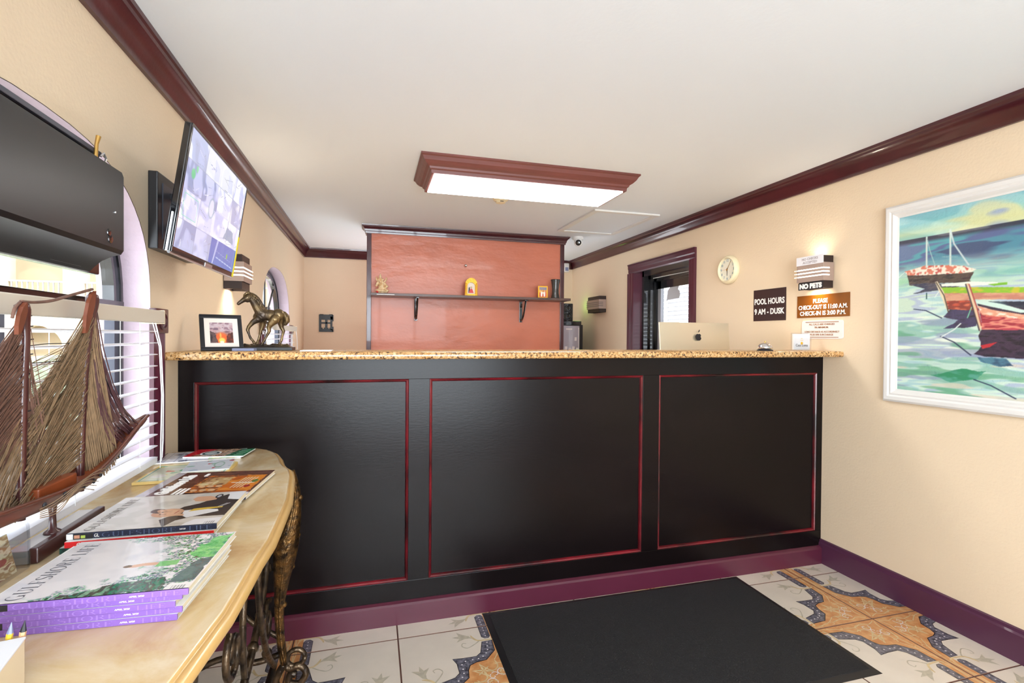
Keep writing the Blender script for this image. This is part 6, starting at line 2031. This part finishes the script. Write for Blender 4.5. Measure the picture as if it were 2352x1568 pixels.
def threads(name, fa, fb, n, m, jit=.004, r=.0011, sag=0.0, depth=.012, curve=None):
    mb = MB()
    for i in range(n):
        t = (i + random.random() * .6) / n
        t2 = min(1, max(0, t + random.gauss(0, .015)))
        a = fa(t); b = fb(t2)
        a = a + Vector((random.uniform(-1, 1) * depth * .4, random.uniform(-1, 1) * jit, random.uniform(-1, 1) * jit))
        b = b + Vector((random.uniform(-1, 1) * depth, random.uniform(-1, 1) * jit * 1.5, random.uniform(-1, 1) * jit * 1.5))
        mid = (a + b) / 2 + Vector((random.uniform(-1, 1) * depth * .6, 0, -sag))
        if curve: mid = mid + curve
        mb.tube([a, a * .25 + mid * .5 + b * .25, b] if not sag and not curve else [a, (a + mid) / 2 + (mid - (a + b) / 2) * .25, mid, (b + mid) / 2 + (mid - (a + b) / 2) * .25, b], r, m, 3, cap=False)
    o = put(mb.build(name), shp); o['kind'] = 'stuff'
    return o


def seg(p, q, e=1.0): return lambda t: SP(p[0] + (q[0] - p[0]) * t ** e, p[1] + (q[1] - p[1]) * t ** e)
def pline(L_):
    def f(t):
        t = min(.9999, max(0, t)) * (len(L_) - 1); i = int(t); g = t - i
        return SP(L_[i][0] + (L_[i + 1][0] - L_[i][0]) * g, L_[i][1] + (L_[i + 1][1] - L_[i][1]) * g)
    return f
threads('thread_sail', pline([(210, 700), (206, 780), (196, 880), (188, 990), (184, 1060)]), pline([(100, 900), (62, 960), (52, 1060), (45, 1150), (20, 1200)]), 230, M_thr1, .003, .0012)
threads('thread_sail', pline([(208, 720), (200, 820), (190, 940), (184, 1040)]), pline([(70, 1000), (48, 1080), (30, 1160), (8, 1200)]), 120, M_thr1, .004, .0012, depth=.02)
threads('thread_sail', pline([(214, 700), (208, 800), (198, 900), (190, 1010)]), pline([(262, 1050), (246, 1072), (222, 1095), (198, 1108)]), 240, M_thr1, .003, .0012)
threads('thread_sail', pline([(216, 700), (216, 760), (212, 850)]), pline([(312, 972), (296, 995), (268, 1040)]), 46, M_thr3, .003, .0016, sag=.0, curve=Vector((0, -.030, -.035)))
threads('thread_sail', pline([(44, 740), (46, 830), (46, 920), (46, 1010)]), pline([(-30, 860), (-70, 960), (-90, 1080), (-90, 1200)]), 300, M_thr2, .003, .0012)
threads('thread_sail', pline([(40, 960), (44, 1010), (50, 1070)]), pline([(-40, 1100), (-40, 1170), (0, 1205)]), 70, M_thr1, .003, .0012)
threads('thread_sail', pline([(186, 770), (178, 830), (170, 900)]), pline([(74, 830), (68, 880), (62, 930)]), 26, M_thr1, .004, .0007)
threads('thread_sail', pline([(62, 760), (62, 900), (62, 1010)]), pline([(96, 1010), (84, 1080), (70, 1140)]), 60, M_thr2, .006, .0008)
mb = MB(); mb.tube(smooth([SP(48, 692), SP(80, 694), (SP(120, 690)), SP(165, 677), SP(212, 664)], 6), .0032, M_thr2, 6); mb.tube(smooth([SP(46, 694), SP(34, 708), SP(28, 730)], 5), .003, M_thr2, 6)
mb.tube([SP(66, 794), SP(110, 789), SP(160, 788)], .0009, M_ink, 4); mb.tube([SP(70, 834), SP(140, 829)], .0009, M_ink, 4); mb.tube(smooth([SP(218, 720), SP(232, 840), SP(268, 920), SP(306, 972)], 6), .0014, M_ink, 5)
put(mb.build('rigging_rope', smooth=True), shp)
mb = MB()
for q in range(6):
    mb.tube(smooth([SP(15, 1195 - 4 * q, .05), SP(60, 1180 - 6 * q, .052), SP(110 + 8 * q, 1130 - 8 * q, .05), SP(160 + 6 * q, 1128 - 10 * q, .045)], 6), .0009, M_thr1, 4)
put(mb.build('loose_threads'), shp)

# ================================================================== brochure holder
bh = thing('brochure_holder', 'clear plastic brochure holder on the console table in front of the model ship', 'brochure holder', (-.70, 1.13, TZ))
hx0_, hx1_, hy0_, hy1_ = -.692, -.645, 1.00, 1.19
put(MB().bbox(hx0_, hx1_, hy0_, hy0_ + .0025, TZ + .001, .93, M_acryl, .0008).build('panel'), bh)
mb = MB()
mb.bbox(hx0_, hx1_, hy1_ - .0025, hy1_, TZ + .001, .945, M_acryl, .0008)
put(mb.build('panel'), bh)
put(MB().bbox(hx1_ - .0025, hx1_, hy0_ + .0025, hy1_ - .0025, TZ + .001, .915, M_acryl, .0008).build('front_panel'), bh)
std_front = MB(); std_front.tube(smooth([(hx1_, hy1_ - .004, .845), (hx1_ + .001, hy1_ - .006, .90), (hx1_, hy1_ - .012, .935), (hx1_ - .02, hy1_ - .006, .945), (hx0_ + .004, hy1_ - .003, .952)], 5), .0022, M_acryl, 6); put(std_front.build('rim', smooth=True), bh)
cvD = Canvas(90, 120, (196, 180, 146)); cvD.strokes(np.ones_like(cvD.U), [(206, 190, 150), (170, 140, 100), (226, 214, 180), (150, 110, 90)], 6, 7, 91)
for q in range(5): cvD.ell(.2 + .15 * q, .3 + .1 * (q % 3), .09, .08, [(200, 150, 90), (140, 90, 70), (220, 190, 130), (210, 120, 60), (150, 70, 70)][q], .9)
Mb = frame_M((-.654, 1.013, TZ + .004), (.0, 1, 0), (-.22, 0, 1))
br1 = thing('photo_brochure', 'beige brochure with small food photos standing in the clear holder', 'brochure', (-.66, 1.1, TZ))
put(MB().box(0, .155, 0, .075, -.004, 0, M_paper, Mb).build('pages'), br1)
put(cvD.build('cover', Mb @ Vector((0, 0, .0003)), Mb.to_3x3() @ Vector((.155, 0, 0)), Mb.to_3x3() @ Vector((0, .075, 0)), M_printg), br1)
cvE = Canvas(60, 120, (60, 130, 180)); cvE.strokes(np.ones_like(cvE.U), [(50, 120, 176), (90, 160, 206), (40, 100, 160)], 4, 5, 92); cvE.ell(.5, .4, .25, .1, (30, 40, 60)); cvE.ell(.6, .42, .1, .04, (226, 180, 60)); cvE.line([(.3, .25), (.8, .27)], .02, (236, 240, 244)); cvE.mix((cvE.V > .85) * 1.0, (110, 190, 120), .9)
Mb = frame_M((-.679, 1.045, TZ + .004), (.0, 1, 0), (-.04, .0, 1))
br2 = thing('blue_brochure', 'tall blue brochure standing behind the beige one in the clear holder', 'brochure', (-.68, 1.1, TZ))
put(MB().box(0, .10, 0, .108, -.003, 0, M_paper, Mb).build('pages'), br2)
put(cvE.build('cover', Mb @ Vector((0, 0, .0003)), Mb.to_3x3() @ Vector((.10, 0, 0)), Mb.to_3x3() @ Vector((0, .108, 0)), M_printg), br2)

# ================================================================== pencil box
pbx = thing('pencil_box', 'white pen box with cream sides at the near end of the console table', 'box', (-.44, .80, TZ))
BM = frame_M((-.438, .800, TZ + .0004), (-.97, -.20, 0), (.20, -.97, 0))   # x to the left, y towards the camera, z down side -> keep right handed
BM = Matrix(((-.97, .20, 0, -.438), (-.20, -.97, 0, .800), (0, 0, 1, TZ + .0004), (0, 0, 0, 1)))
M_box = mat('cream_box_side', rgb(224, 208, 176), .6)
mb = MB(); mb.bbox(.001, .159, .001, .129, 0, .0575, M_box, .002, BM); put(mb.build('box_body'), pbx)
put(MB().bbox(0, .16, 0, .13, .0575, .0605, mat('white_box_lid', rgb(226, 230, 238), .5), .0015, BM).build('lid'), pbx)
def pen(name, label, x, tipdir, m, tip_m, L=.10, r=.0036, low=.0):
    a = BM @ Vector((x, -.006, .001 + low)); b = a + Vector(tipdir).normalized() * L
    d = (b - a).normalized()
    t = thing(name, label, 'pencil' if 'pencil' in name else 'pen', a)
    mb = MB(); mb.tube([a, b - d * .014], r, m, 6); put(mb.build('barrel'), t)
    mb = MB(); mb.tube([b - d * .014, b - d * .003, b], [r, r * .3, .0004], tip_m, 6); put(mb.build('tip'), t)
M_yelp = mat('yellow_pencil_paint', rgb(232, 196, 60), .35); M_navy = mat('navy_pen_barrel', rgb(60, 56, 124), .35); M_tan = mat('raw_pencil_wood', rgb(212, 170, 130), .6)
pen('pencil', 'yellow pencil leaning behind the white pen box', .026, (.10, .06, 1), M_yelp, M_frost, .078)
pen('pencil', 'plain wooden pencil, right of the yellow one behind the pen box', .014, (.13, .04, 1), M_tan, M_ink, .078)
pen('pen', 'navy pen with pale lettering leaning beside the yellow pencil', .050, (.16, .08, 1), M_navy, M_navy, .080, .0065)
